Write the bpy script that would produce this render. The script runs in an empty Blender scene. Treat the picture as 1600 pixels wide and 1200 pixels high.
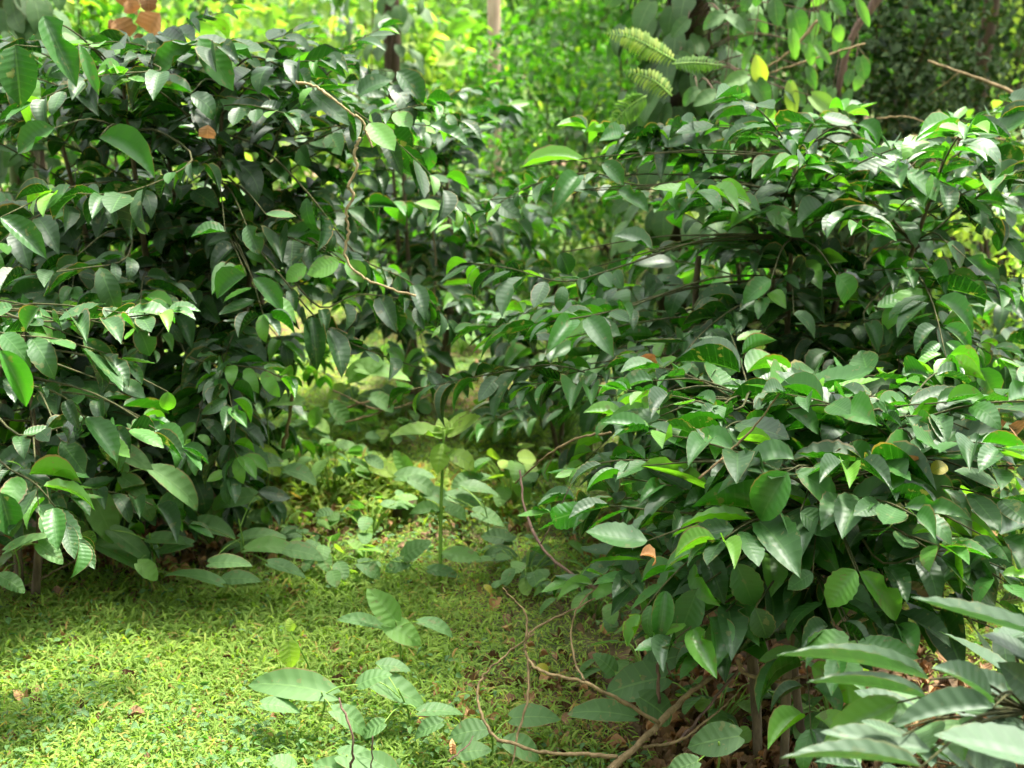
import bpy, math, random
import numpy as np
from mathutils import Vector
R = math.radians
# ---------------------------------------------------------------- camera
sc = bpy.context.scene
FOC = 2000.0; PITCH = R(15); CAMZ = 1.7
cam_d = bpy.data.cameras.new('camera'); cam = bpy.data.objects.new('camera', cam_d)
sc.collection.objects.link(cam); sc.camera = cam
cam.location = (0, 0, CAMZ); cam.rotation_euler = (R(90) - PITCH, 0, 0)
cam_d.sensor_width = 36; cam_d.lens = 45; cam_d.clip_end = 500; cam_d.clip_start = .05
cam_d.dof.use_dof = True; cam_d.dof.focus_distance = 3.0; cam_d.dof.aperture_fstop = 3.5
# ---------------------------------------------------------------- sky, sun, exposure
SUN_EL, SUN_AZ = R(70), R(58)          # azimuth from +Y, positive = to the right
w = bpy.data.worlds.new('World'); sc.world = w; w.use_nodes = True
nt = w.node_tree; nt.nodes.clear()
sky = nt.nodes.new('ShaderNodeTexSky'); sky.sky_type = 'NISHITA'; sky.sun_disc = False
sky.sun_elevation = SUN_EL; sky.sun_rotation = SUN_AZ
sky.air_density = 1.0; sky.dust_density = 4.0; sky.ozone_density = 0.6
bg = nt.nodes.new('ShaderNodeBackground'); bg.inputs[1].default_value = 0.15
ow = nt.nodes.new('ShaderNodeOutputWorld')
hs = nt.nodes.new('ShaderNodeHueSaturation'); hs.inputs['Saturation'].default_value = .12      # humid white sky
nt.links.new(sky.outputs[0], hs.inputs['Color']); nt.links.new(hs.outputs[0], bg.inputs[0]); nt.links.new(bg.outputs[0], ow.inputs[0])
sd = bpy.data.lights.new('sun', 'SUN'); sd.energy = 3.5; sd.angle = R(7); sd.color = (1, .95, .84)
so = bpy.data.objects.new('sun', sd); sc.collection.objects.link(so)
SUNV = Vector((math.sin(SUN_AZ) * math.cos(SUN_EL), math.cos(SUN_AZ) * math.cos(SUN_EL), math.sin(SUN_EL)))
so.rotation_euler = SUNV.to_track_quat('Z', 'Y').to_euler(); so.location = (0, 0, 20)
vs = sc.view_settings; vs.view_transform = 'Standard'; vs.look = 'None'; vs.gamma = 1.0; vs.exposure = 2.72
sc.cycles.max_bounces = 8; sc.cycles.diffuse_bounces = 4; sc.cycles.glossy_bounces = 3
sc.cycles.transmission_bounces = 6; sc.cycles.transparent_max_bounces = 8
sc.cycles.sample_clamp_indirect = 6.0
sc.cycles.use_adaptive_sampling = True; sc.cycles.adaptive_threshold = 0.02

# ---------------------------------------------------------------- helpers
CAM = np.array([0, 0, CAMZ])
FWD = np.array([0, math.cos(PITCH), -math.sin(PITCH)]); UPV = np.array([0, math.sin(PITCH), math.cos(PITCH)])
def P(px, py, d):
    "world point seen at photo pixel px, py that stands d metres away along +Y"
    v = FWD + np.array([1., 0, 0]) * (px - 800) / FOC + UPV * (600 - py) / FOC
    return CAM + v * (d / v[1])
def G(px, py, z=0.0):
    v = FWD + np.array([1., 0, 0]) * (px - 800) / FOC + UPV * (600 - py) / FOC
    return CAM + v * ((z - CAMZ) / v[2])
def nrm(a):
    a = np.asarray(a, float); return a / np.maximum(np.linalg.norm(a, axis=-1, keepdims=True), 1e-9)
def link(name, me, mat, parent=None):
    o = bpy.data.objects.new(name, me); sc.collection.objects.link(o)
    if mat: me.materials.append(mat)
    if parent: o.parent = parent; o.matrix_parent_inverse.identity(); o.location = [-c for c in parent.location]
    return o
def tag(o, label=None, cat=None, group=None, kind=None):
    if label: o['label'] = label
    if cat: o['category'] = cat
    if group: o['group'] = group
    if kind: o['kind'] = kind
    return o
def thing(name, label, cat, loc=(0, 0, 0), group=None):
    o = bpy.data.objects.new(name, None); sc.collection.objects.link(o); o.location = tuple(float(c) for c in loc)
    o.empty_display_size = .1
    return tag(o, label, cat, group)

def template(shape, nu, nv, fold=.18, droop=.5, wave=0., nw=7, seed=0, curl=0., bite=False):
    rg = random.Random(seed)
    us = np.linspace(0, 1, nu + 1); vs_ = np.linspace(-1, 1, nv + 1)
    if shape == 'coffee': hw = (us ** .68) * ((1 - us) ** .86); hw /= hw.max(); hw = np.where(us > .8, hw * (1 - (us - .8) * 1.8), hw)
    elif shape == 'heart': hw = np.minimum(1, (us + .03) ** .42 * 1.25) * ((1 - us) ** .62); hw /= hw.max()
    elif shape == 'oval': hw = np.sqrt(np.clip(np.sin(np.pi * us ** .92), 0, 1)); hw /= hw.max()
    elif shape == 'blade': hw = (us + .05) ** .3 * (1 - us) ** .7; hw /= hw.max()
    else: hw = (us ** .5) * ((1 - us) ** .6); hw /= hw.max()
    hw[-1] = 0.0
    hw = hw * .5; bt = [1.0] * (nu + 1)
    if bite:
        k = int(nu * .35); bt[k] = .55; bt[k + 1] = .3; bt[k + 2] = .7
    ph = rg.random() * 6.28; V = []; L = []
    ang = 0; x = 0; z = 0; du = 1 / nu
    tw = rg.uniform(-.25, .25)
    for i, u in enumerate(us):
        if i:
            ang -= droop * du * (0.4 + 1.2 * u) + curl * du * (u > .6) ; x += math.cos(ang) * du; z += math.sin(ang) * du
        for v in vs_:
            wv = wave * math.sin(2 * math.pi * nw * u + ph + (0 if v > 0 else 1.1))
            yy = v * hw[i] * (1 + .8 * wv * abs(v) ** 2) * (bt[i] if v > .7 else 1)
            zz = z + fold * abs(v) * hw[i] + wv * .17 * abs(v) ** 2 * (1 if 0 < i < nu else 0) + tw * v * hw[i] * u
            xx = x - (.06 * (abs(v) ** 2) if (shape == 'heart' and i == 0) else 0)
            if shape == 'heart' and i == 0: yy = v * .30 ; xx = -.09 * math.sin(abs(v) * 3.1)
            V.append((xx, yy, zz)); L.append((u, v, 0))
    F = []
    for i in range(nu):
        for j in range(nv):
            a = i * (nv + 1) + j; F.append((a, a + 1, a + nv + 2, a + nv + 1))
    return np.array(V), np.array(L), np.array(F)
TPL = {}
def tpls(kind):
    if kind in TPL: return TPL[kind]
    d = {'coffee': lambda s: template('coffee', 16, 4, [.1, .3, .5, .15, .7, .05, .25, .4][s % 8], [.2, .6, 1.0, -.2, .5, 1.5, .8, .3][s % 8], [.05, .08, .03, .06, .04, .07, .05, .03][s % 8], [7, 6.3, 8, 7.4, 5.5, 7, 6.6, 8.2][s % 8], s, bite=s % 8 >= 6),
         'coffee_flat': lambda s: template('coffee', 18, 6, [.1, .25, .4, .15][s % 4], [.1, .3, .5, -.1][s % 4], .035, 7 + .4 * (s % 3), s),
         'coffee_mid': lambda s: template('coffee', 10, 4, [.1, .3, .5, .15, .7, .05, .25, .4][s % 8], [.2, .6, 1.0, -.2, .5, 1.5, .8, .3][s % 8], .05, 4.2 + .3 * (s % 3), s, bite=s % 8 == 7),
         'coffee_lo': lambda s: template('coffee', 5, 2, .25, .3 + .25 * (s % 4), .0, 1, s),
         'heart': lambda s: template('heart', 10, 4, .12 + .08 * (s % 2), .3 + .3 * (s % 3), .02, 3, s),
         'heart_lo': lambda s: template('heart', 5, 2, .2, .5, .0, 1, s),
         'oval': lambda s: template('oval', 10, 4, .12, .3 + .25 * (s % 3), .025, 3, s),
         'lo': lambda s: template('oval', 3, 2, .25, .4 + .3 * (s % 2), 0, 1, s),
         'blade': lambda s: template('blade', 3, 1, 0, .5 + .5 * (s % 3), 0, 1, s),
         'dry': lambda s: template('coffee', 8, 4, .7, 1.2 + .5 * (s % 3), .14, 3, s, 1.5)}[kind]
    TPL[kind] = [d(s) for s in range({'lo': 3, 'coffee': 8, 'coffee_mid': 8}.get(kind, 6))]
    return TPL[kind]

class Leaves:
    def __init__(s, kind, seed=1): s.kind = kind; s.rg = np.random.default_rng(seed); s.b = []; s.x = []; s.n = []; s.L = []; s.W = []; s.t = []
    def add(s, base, axis, normal, L, W, tint):
        base = np.atleast_2d(base); n = len(base)
        s.b.append(base); s.x.append(np.broadcast_to(axis, (n, 3))); s.n.append(np.broadcast_to(normal, (n, 3)))
        s.L.append(np.broadcast_to(L, (n,))); s.W.append(np.broadcast_to(W, (n,))); s.t.append(np.broadcast_to(tint, (n,)))
    def count(s): return sum(len(b) for b in s.b)
    def build(s, name, mat, parent=None):
        b = np.concatenate(s.b); x = nrm(np.concatenate(s.x)); nn = np.concatenate(s.n)
        L = np.concatenate(s.L)[:, None, None]; W = np.concatenate(s.W)[:, None, None]; t = np.concatenate(s.t)
        y = nrm(np.cross(nn, x)); z = np.cross(x, y)
        ts = tpls(s.kind); which = s.rg.integers(0, len(ts), len(b))
        VV = []; AA = []; FF = []; off = 0
        for k, (V, A, F) in enumerate(ts):
            m = which == k; n = m.sum()
            if not n: continue
            v = b[m][:, None] + V[None, :, 0:1] * x[m][:, None] * L[m] + V[None, :, 1:2] * y[m][:, None] * W[m] + V[None, :, 2:3] * z[m][:, None] * L[m]
            a = np.broadcast_to(A[None], (n,) + A.shape).copy(); a[:, :, 2] = t[m][:, None]
            f = F[None] + (np.arange(n) * len(V))[:, None, None] + off
            VV.append(v.reshape(-1, 3)); AA.append(a.reshape(-1, 3)); FF.append(f.reshape(-1, 4)); off += n * len(V)
        VV = np.concatenate(VV).astype(np.float32); AA = np.concatenate(AA).astype(np.float32); FF = np.concatenate(FF).astype(np.int32)
        me = bpy.data.meshes.new(name)
        me.vertices.add(len(VV)); me.vertices.foreach_set('co', VV.ravel())
        me.loops.add(FF.size); me.loops.foreach_set('vertex_index', FF.ravel())
        me.polygons.add(len(FF)); me.polygons.foreach_set('loop_start', np.arange(0, FF.size, 4, dtype=np.int32))
        me.update(calc_edges=True)
        me.polygons.foreach_set('use_smooth', np.ones(len(FF), bool))
        at = me.attributes.new('luv', 'FLOAT_VECTOR', 'POINT'); at.data.foreach_set('vector', AA.ravel())
        me.update()
        return link(name, me, mat, parent)

class Tubes:
    def __init__(s): s.V = []; s.F = []
    def add(s, pts, r0, r1=None, sides=6, jitter=0., seed=0, knob=0.):
        pts = [Vector([float(c) for c in p]) for p in pts]
        r1 = r0 if r1 is None else r1; n = len(pts); off = len(s.V); rg = random.Random(seed)
        prev = None
        for i, p in enumerate(pts):
            t = (pts[min(i + 1, n - 1)] - pts[max(i - 1, 0)]).normalized()
            u = (prev - t * prev.dot(t)).normalized() if prev else t.orthogonal().normalized()
            prev = u; v = t.cross(u); r = r0 + (r1 - r0) * i / (n - 1); r *= 1 + knob * rg.uniform(-1, 1)
            for k in range(sides):
                a = 2 * math.pi * k / sides; rr = r * (1 + jitter * rg.uniform(-1, 1))
                s.V.append(tuple(p + (u * math.cos(a) + v * math.sin(a)) * rr))
        for i in range(n - 1):
            for k in range(sides):
                a = off + i * sides + k; b = off + i * sides + (k + 1) % sides
                s.F.append((a, b, b + sides, a + sides))
        s.F.append(tuple(off + (n - 1) * sides + k for k in range(sides)))
        s.F.append(tuple(off + k for k in reversed(range(sides))))
    def build(s, name, mat, parent=None):
        me = bpy.data.meshes.new(name); me.from_pydata(s.V, [], s.F)
        me.polygons.foreach_set('use_smooth', [True] * len(s.F)); me.update()
        return link(name, me, mat, parent)
def smooth(pts, n=4):
    "Catmull-Rom through pts"
    p = [np.asarray(q, float) for q in pts]
    if len(p) < 3: return [p[0] + (p[1] - p[0]) * i / n for i in range(n + 1)]
    p = [2 * p[0] - p[1]] + p + [2 * p[-1] - p[-2]]; out = []
    for i in range(1, len(p) - 2):
        for k in range(n):
            t = k / n; a, b, c, d = p[i - 1:i + 3]
            out.append(.5 * (2 * b + (c - a) * t + (2 * a - 5 * b + 4 * c - d) * t * t + (3 * b - a - 3 * c + d) * t ** 3))
    out.append(p[-2]); return out

# ---------------------------------------------------------------- materials
def mat_new(name):
    m = bpy.data.materials.new(name); m.use_nodes = True; t = m.node_tree; t.nodes.clear(); return m, t
def N(t, typ, **kw):
    n = t.nodes.new(typ)
    for k, v in kw.items():
        if k.startswith('i_'): n.inputs[int(k[2:]) if k[2:].isdigit() else k[2:].replace('_', ' ')].default_value = v
        else: setattr(n, k, v)
    return n
def M(t, op, a, b=None, c=None):
    n = t.nodes.new('ShaderNodeMath'); n.operation = op
    for i, x in enumerate((a, b, c)):
        if x is None: continue
        if isinstance(x, (int, float)): n.inputs[i].default_value = x
        else: t.links.new(x, n.inputs[i])
    return n.outputs[0]
def MIX(t, f, a, b, bt='MIX'):
    n = t.nodes.new('ShaderNodeMix'); n.data_type = 'RGBA'; n.blend_type = bt; n.clamp_factor = True
    for x, i in ((f, 0), (a, 6), (b, 7)):
        if isinstance(x, (int, float)): n.inputs[i].default_value = x
        elif isinstance(x, tuple): n.inputs[i].default_value = x + (1,) if len(x) == 3 else x
        else: t.links.new(x, n.inputs[i])
    return n.outputs[2]
def RAMP(t, f, stops, interp='LINEAR'):
    n = t.nodes.new('ShaderNodeValToRGB'); r = n.color_ramp; r.interpolation = interp
    while len(r.elements) > 1: r.elements.remove(r.elements[-1])
    r.elements[0].position = stops[0][0]; r.elements[0].color = stops[0][1] + (1,)
    for p, c in stops[1:]:
        e = r.elements.new(p); e.color = c + (1,)
    t.links.new(f, n.inputs[0]); return n.outputs[0]

def leaf_mat(name, stops, rough=.36, transl=.3, veins=9, vein_str=.5, vein_col=(.22, .34, .12), under=(.09, .15, .05), spec=.5, bump=.35, tcol=(1.7, 2.1, .7), spots=.25):
    m, t = mat_new(name); out = N(t, 'ShaderNodeOutputMaterial')
    at = N(t, 'ShaderNodeAttribute', attribute_name='luv'); sep = N(t, 'ShaderNodeSeparateXYZ'); t.links.new(at.outputs['Vector'], sep.inputs[0])
    u, v, tt = sep.outputs; av = M(t, 'ABSOLUTE', v)
    col = RAMP(t, tt, stops)
    tc = N(t, 'ShaderNodeTexCoord')
    no = N(t, 'ShaderNodeTexNoise', i_Scale=38., i_Detail=3.); t.links.new(tc.outputs['Object'], no.inputs['Vector'])
    no2 = N(t, 'ShaderNodeTexNoise', i_Scale=6., i_Detail=2.); t.links.new(tc.outputs['Object'], no2.inputs['Vector'])
    col = MIX(t, M(t, 'MULTIPLY', no2.outputs[0], .55), col, MIX(t, 1., col, (1.5, 1.35, .9), 'MULTIPLY'))
    sp = M(t, 'MULTIPLY', M(t, 'GREATER_THAN', no.outputs[0], .65), spots)
    col = MIX(t, sp, col, (.16, .13, .05))
    edge = M(t, 'GREATER_THAN', M(t, 'ADD', av, M(t, 'MULTIPLY', no2.outputs[0], .55)), 1.27)
    col = MIX(t, M(t, 'MULTIPLY', edge, spots * 1.6), col, (.20, .12, .04))
    rib = ph = None
    if veins:
        ph = M(t, 'MULTIPLY', M(t, 'SUBTRACT', u, M(t, 'MULTIPLY', av, .13)), veins * 2 * math.pi)
        sw = M(t, 'COSINE', ph)
        lat = M(t, 'POWER', M(t, 'MAXIMUM', sw, 0.), 10.)
        rib = M(t, 'LESS_THAN', av, .055)
        vm = M(t, 'MAXIMUM', M(t, 'MULTIPLY', lat, .35), rib)
        col = MIX(t, M(t, 'MULTIPLY', vm, vein_str), col, vein_col)
    geo = N(t, 'ShaderNodeNewGeometry')
    top = col
    col = MIX(t, geo.outputs['Backfacing'], col, MIX(t, .45, top, under))
    pb = N(t, 'ShaderNodeBsdfPrincipled'); t.links.new(col, pb.inputs['Base Color'])
    pb.inputs['Specular IOR Level'].default_value = spec
    rr = M(t, 'ADD', M(t, 'MULTIPLY', M(t, 'SUBTRACT', no2.outputs[0], .5), .35), rough)
    rr = M(t, 'ADD', rr, M(t, 'MULTIPLY', geo.outputs['Backfacing'], .25)); t.links.new(rr, pb.inputs['Roughness'])
    if veins and bump:
        h = M(t, 'SUBTRACT', M(t, 'MULTIPLY', sw, -.5), M(t, 'MULTIPLY', rib, .6))
        h = M(t, 'ADD', h, M(t, 'MULTIPLY', no.outputs[0], .5))
        bp = N(t, 'ShaderNodeBump', i_Strength=bump, i_Distance=.0022); t.links.new(h, bp.inputs['Height']); t.links.new(bp.outputs[0], pb.inputs['Normal'])
    tr = N(t, 'ShaderNodeBsdfTranslucent'); t.links.new(MIX(t, 1., top, tcol, 'MULTIPLY'), tr.inputs[0])
    mx = N(t, 'ShaderNodeMixShader', i_0=transl); t.links.new(pb.outputs[0], mx.inputs[1]); t.links.new(tr.outputs[0], mx.inputs[2])
    t.links.new(mx.outputs[0], out.inputs[0]); return m
def bark_mat(name, c1, c2, scale=30., rough=.85, moss=0., stretch=.25):
    m, t = mat_new(name); out = N(t, 'ShaderNodeOutputMaterial'); tc = N(t, 'ShaderNodeTexCoord')
    mp = N(t, 'ShaderNodeMapping'); mp.inputs['Scale'].default_value = (1, 1, stretch); t.links.new(tc.outputs['Object'], mp.inputs[0])
    no = N(t, 'ShaderNodeTexNoise', i_Scale=scale, i_Detail=8., i_Roughness=.65); t.links.new(mp.outputs[0], no.inputs['Vector'])
    col = RAMP(t, no.outputs[0], [(.3, c1), (.7, c2)])
    if moss:
        n2 = N(t, 'ShaderNodeTexNoise', i_Scale=5., i_Detail=5.); t.links.new(tc.outputs['Object'], n2.inputs['Vector'])
        col = MIX(t, M(t, 'MULTIPLY', M(t, 'GREATER_THAN', n2.outputs[0], 1 - moss), .8), col, (.06, .10, .02))
    pb = N(t, 'ShaderNodeBsdfPrincipled', i_Roughness=rough); pb.inputs['Specular IOR Level'].default_value = .2; t.links.new(col, pb.inputs['Base Color'])
    bp = N(t, 'ShaderNodeBump', i_Strength=.7, i_Distance=.01); t.links.new(no.outputs[0], bp.inputs['Height']); t.links.new(bp.outputs[0], pb.inputs['Normal'])
    t.links.new(pb.outputs[0], out.inputs[0]); return m
# tint: 0-.75 mature, .8-.9 fresh light green, .95 yellow, 1 brown
coffee = leaf_mat('coffee_leaf', [(0, (.003, .018, .002)), (.4, (.010, .058, .004)), (.72, (.034, .155, .009)), (.86, (.11, .29, .018)), (.93, (.16, .34, .03)), (.97, (.45, .36, .03)), (1, (.30, .11, .03))], rough=.25, transl=.27, spec=.62, bump=.2, spots=.6, under=(.03,.085,.02), vein_col=(.10,.22,.05), vein_str=.4)
coffee_near = leaf_mat('coffee_leaf_sheened', [(0, (.010, .030, .014)), (.5, (.028, .070, .034)), (.8, (.06, .16, .03)), (1, (.14, .30, .03))], rough=.38, transl=.22, spec=.9, bump=.3, under=(.03,.085,.02), vein_col=(.08,.18,.06), vein_str=.4, veins=8)  # sky sheen put into the paler, greyer base colour
vine_l = leaf_mat('pepper_leaf', [(0, (.012, .045, .014)), (.7, (.035, .11, .025)), (.88, (.10, .22, .05)), (1, (.36, .42, .06))], rough=.42, transl=.28, veins=4, bump=.2, vein_str=.25)
weed_l = leaf_mat('weed_leaf', [(0, (.03, .09, .03)), (.6, (.065, .17, .045)), (.85, (.14, .30, .05)), (.95, (.36, .48, .06)), (1, (.35, .2, .06))], rough=.45, transl=.33, veins=6, bump=.5, vein_str=.4, spec=.5, vein_col=(.16,.30,.09), spots=.6)
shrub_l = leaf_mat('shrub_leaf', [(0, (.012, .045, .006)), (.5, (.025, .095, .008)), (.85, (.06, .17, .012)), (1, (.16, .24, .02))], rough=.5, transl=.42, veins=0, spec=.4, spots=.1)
bright_l = leaf_mat('sunlit_leaf', [(0, (.035, .10, .012)), (.6, (.10, .19, .035)), (1, (.36, .40, .12))], rough=.5, transl=.5, veins=0, spec=.35, spots=.05)  # sunlight put into a paler, yellower copy of the shrub leaf
thicket_l = leaf_mat('shaded_thicket_leaf', [(0, (.005, .016, .004)), (.5, (.012, .036, .006)), (.9, (.03, .07, .01)), (1, (.12, .16, .03))], rough=.5, transl=.3, veins=0, spec=.3, spots=.6)  # thicket shade put into darker leaf colour; the brownish tone is its own
canopy_l = leaf_mat('canopy_leaf', [(0, (.03, .08, .015)), (1, (.08, .16, .02))], rough=.5, transl=.4, veins=0, spec=.3)
grass_l = leaf_mat('grass_leaf', [(0, (.07, .13, .025)), (.5, (.17, .26, .05)), (.85, (.28, .36, .08)), (.93, (.36, .32, .10)), (1, (.30, .15, .06))], rough=.7, transl=.4, veins=0, spec=.15, spots=0)
dry_l = leaf_mat('dry_leaf', [(0, (.03, .018, .010)), (.5, (.09, .045, .022)), (.85, (.27, .15, .07)), (1, (.46, .24, .10))], rough=.75, transl=.2, veins=8, bump=.6, spec=.2, under=(.4, .25, .14), vein_col=(.4, .25, .13), tcol=(1.2, 1, .8))
bark_c = bark_mat('coffee_bark', (.05, .038, .022), (.17, .13, .075), 40.)
bark_d = bark_mat('dark_bark', (.020, .014, .008), (.075, .050, .026), 25., moss=.35)
bark_m = bark_mat('mossy_bark', (.02, .020, .010), (.07, .07, .028), 22., moss=.62)
bark_p = bark_mat('pale_bark', (.34, .23, .15), (.60, .46, .33), 18.)
twig_t = bark_mat('tan_twig', (.085, .062, .030), (.25, .18, .09), 60.)
twig_d = bark_mat('dark_twig', (.05, .032, .025), (.16, .10, .07), 60.)
lateral = bark_mat('lateral_twig', (.02, .035, .01), (.09, .08, .035), 50.)
straw = bark_mat('dry_vine', (.16, .12, .06), (.38, .30, .16), 70.)
green_s = bark_mat('green_stem', (.10, .22, .03), (.22, .36, .06), 30., rough=.5)

# ---------------------------------------------------------------- ground
def gz(x, y):
    return .035 * np.sin(x * 1.7 + .6) * np.cos(y * 1.1) + .02 * np.sin(x * 4.1 + y * 2.3) + np.clip(y - 16, 0, 60) * .035
def build_ground():
    xs = np.concatenate([np.linspace(-120, -7, 16), np.linspace(-6, 6, 121), np.linspace(7, 120, 16)])
    ys = np.concatenate([np.linspace(-20, 0, 6), np.linspace(.5, 12, 116), np.linspace(12.5, 40, 40), np.linspace(45, 200, 12)])
    X, Y = np.meshgrid(xs, ys); rg = np.random.default_rng(3)
    Z = gz(X, Y) + rg.normal(0, .006, X.shape)
    V = np.stack([X, Y, Z], -1).reshape(-1, 3); nx = len(xs)
    F = [(j * nx + i, j * nx + i + 1, (j + 1) * nx + i + 1, (j + 1) * nx + i) for j in range(len(ys) - 1) for i in range(nx - 1)]
    me = bpy.data.meshes.new('ground'); me.from_pydata(V.tolist(), [], F); me.polygons.foreach_set('use_smooth', [True] * len(F))
    x_, y_ = V[:, 0], V[:, 1]; br = np.exp(-(((x_ + 1.15) / .85) ** 4 + ((y_ - 4.5) / .5) ** 4)) + np.exp(-(((x_ - .9) / .7) ** 4 + ((y_ - 3.6) / 1.1) ** 4))
    me.attributes.new('bare', 'FLOAT', 'POINT').data.foreach_set('value', np.clip(br, 0, 1).astype(np.float32))
    m, t = mat_new('soil'); out = N(t, 'ShaderNodeOutputMaterial'); tc = N(t, 'ShaderNodeTexCoord')
    n1 = N(t, 'ShaderNodeTexNoise', i_Scale=1.4, i_Detail=6.); n2 = N(t, 'ShaderNodeTexNoise', i_Scale=28., i_Detail=8., i_Roughness=.7)
    for n in (n1, n2): t.links.new(tc.outputs['Object'], n.inputs['Vector'])
    c = RAMP(t, n2.outputs[0], [(.3, (.05, .03, .018)), (.55, (.15, .085, .045)), (.75, (.27, .16, .09))])
    g = RAMP(t, n2.outputs[0], [(.3, (.03, .06, .012)), (.7, (.12, .20, .035))])
    msk = RAMP(t, n1.outputs[0], [(.42, (0, 0, 0)), (.55, (1, 1, 1))])
    at = N(t, 'ShaderNodeAttribute', attribute_name='bare'); c = MIX(t, M(t, 'MULTIPLY', msk, M(t, 'SUBTRACT', 1., at.outputs['Fac'])), c, g)
    pb = N(t, 'ShaderNodeBsdfPrincipled', i_Roughness=.95); t.links.new(c, pb.inputs['Base Color'])
    bp = N(t, 'ShaderNodeBump', i_Strength=.9, i_Distance=.02); t.links.new(n2.outputs[0], bp.inputs['Height']); t.links.new(bp.outputs[0], pb.inputs['Normal'])
    t.links.new(pb.outputs[0], out.inputs[0])
    tag(link('ground', me, m), 'brown soil of the plantation floor', None, kind='structure')
build_ground()

def noise2(x, y, s=1., seed=0):
    rg = np.random.default_rng(seed); o = 0
    for k in range(6):
        a = rg.uniform(0, 6.28); f = s * (1 + .55 * k); o = o + np.sin((x * math.cos(a) + y * math.sin(a)) * f + rg.uniform(0, 6.28)) / (1 + .4 * k)
    return o / 2.2
def scatter_ground(n, x0, x1, y0, y1, rg, pw=1.7):
    "points with density falling off with distance"
    u = rg.random(n); a = 1 - pw
    y = (y0 ** a + u * (y1 ** a - y0 ** a)) ** (1 / a); x = rg.uniform(-1, 1, n) * (y * .43 + .4) + 0
    k = (x > x0) & (x < x1); return x[k], y[k]
def litter_mask(x, y):
    "brown patches: under the left bush, around the right bush's stems"
    m = np.exp(-(((x + 1.45) / .75) ** 2 + ((y - 4.05) / .28) ** 2)) + np.exp(-(((x - .75) / .5) ** 2 + ((y - 2.9) / .35) ** 2)) * .8 \
        + np.exp(-(((x + .45) / .35) ** 2 + ((y - 4.75) / .12) ** 2)) * .6 + np.exp(-(((x + .05) / .3) ** 2 + ((y - 3.15) / .2) ** 2)) * .25
    return m
def bare_mask(x, y):
    "bare litter under the bushes, where no grass grows"
    m = np.exp(-(((x + 1.15) / .85) ** 4 + ((y - 4.5) / .5) ** 4)) + np.exp(-(((x - .85) / .55) ** 4 + ((y - 3.0) / .5) ** 4)) + np.exp(-(((x - 1.1) / .75) ** 4 + ((y - 4.3) / .6) ** 4))
    return np.clip(m, 0, 1)
def build_grass():
    rg = np.random.default_rng(5)
    x, y = scatter_ground(480000, -9, 9, 2.3, 14, rg, 1.9)
    nz = noise2(x, y, 2.2, 1); keep = rg.random(len(x)) < np.clip(.85 + .5 * nz - litter_mask(x, y) * 1.1 - bare_mask(x, y), .02, 1)
    x, y, nz = x[keep], y[keep], nz[keep]; n = len(x)
    B = Leaves('blade', 5); z = gz(x, y)
    az = rg.uniform(0, 6.28, n); el = rg.uniform(.1, 1.25, n)
    ax = np.stack([np.cos(az) * np.cos(el), np.sin(az) * np.cos(el), np.sin(el)], -1)
    nor = np.stack([-np.cos(az) * np.sin(el), -np.sin(az) * np.sin(el), np.cos(el)], -1) + rg.normal(0, .25, (n, 3))
    L = rg.uniform(.013, .036, n) * (1 + .08 * y) * (1 + .2 * nz); tint = np.clip(.48 + .14 * rg.normal(0, 1, n) + .22 * noise2(x, y, 1.3, 7), 0, .88)
    tint = np.where(rg.random(n) < .06 + .10 * np.clip(noise2(x, y, 3, 9), 0, 1), rg.uniform(.92, 1, n), tint)
    h = rg.random(n) ** 1.5 * .05
    B.add(np.stack([x, y, z + h], -1), ax, nor, L, L * rg.uniform(.08, .17, n), tint)
    o = B.build('grass', grass_l); tag(o, 'short bright green grass with small leafy herbs covering the clearing', 'grass', kind='stuff')
    # small-leaved creeping herb between the blades
    x, y = scatter_ground(30000, -9, 9, 2.3, 12, rg, 1.9); n = len(x)
    keep = rg.random(n) < np.clip(.5 + .8 * noise2(x, y, 3.4, 12) - litter_mask(x, y) - bare_mask(x, y), .01, 1); x, y = x[keep], y[keep]; n = len(x)
    H = Leaves('lo', 6); az = rg.uniform(0, 6.28, n)
    ax = np.stack([np.cos(az), np.sin(az), rg.uniform(-.3, .5, n)], -1)
    L = rg.uniform(.012, .026, n) * (1 + .05 * y)
    H.add(np.stack([x, y, gz(x, y) + rg.uniform(.02, .07, n)], -1), ax, np.array([0, 0, 1.]) + rg.normal(0, .35, (n, 3)), L, L * .5, np.clip(rg.normal(.45, .22, n), 0, 1))
    tag(H.build('creeping_herb', weed_l), 'tiny oval-leaved creeping herb mixed through the grass', 'ground cover', kind='stuff')
build_grass()
def build_litter():
    rg = np.random.default_rng(8)
    x, y = scatter_ground(20000, -9, 9, 2.3, 14, rg, 1.8); n = len(x)
    keep = rg.random(n) < np.clip(.06 + .95 * litter_mask(x, y) + .35 * bare_mask(x, y), 0, 1); x, y = x[keep], y[keep]; n = len(x)
    D = Leaves('dry', 8); az = rg.uniform(0, 6.28, n); L = rg.uniform(.025, .085, n)
    D.add(np.stack([x, y, gz(x, y) + rg.uniform(.01, .035, n)], -1), np.stack([np.cos(az), np.sin(az), rg.uniform(-.2, .3, n)], -1),
          np.array([0, 0, 1.]) + rg.normal(0, .5, (n, 3)), L, L * .45, rg.random(n))
    tag(D.build('leaf_litter', dry_l), 'curled brown dead leaves lying on the soil under the bushes', 'leaf litter', kind='stuff')
build_litter()
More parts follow.
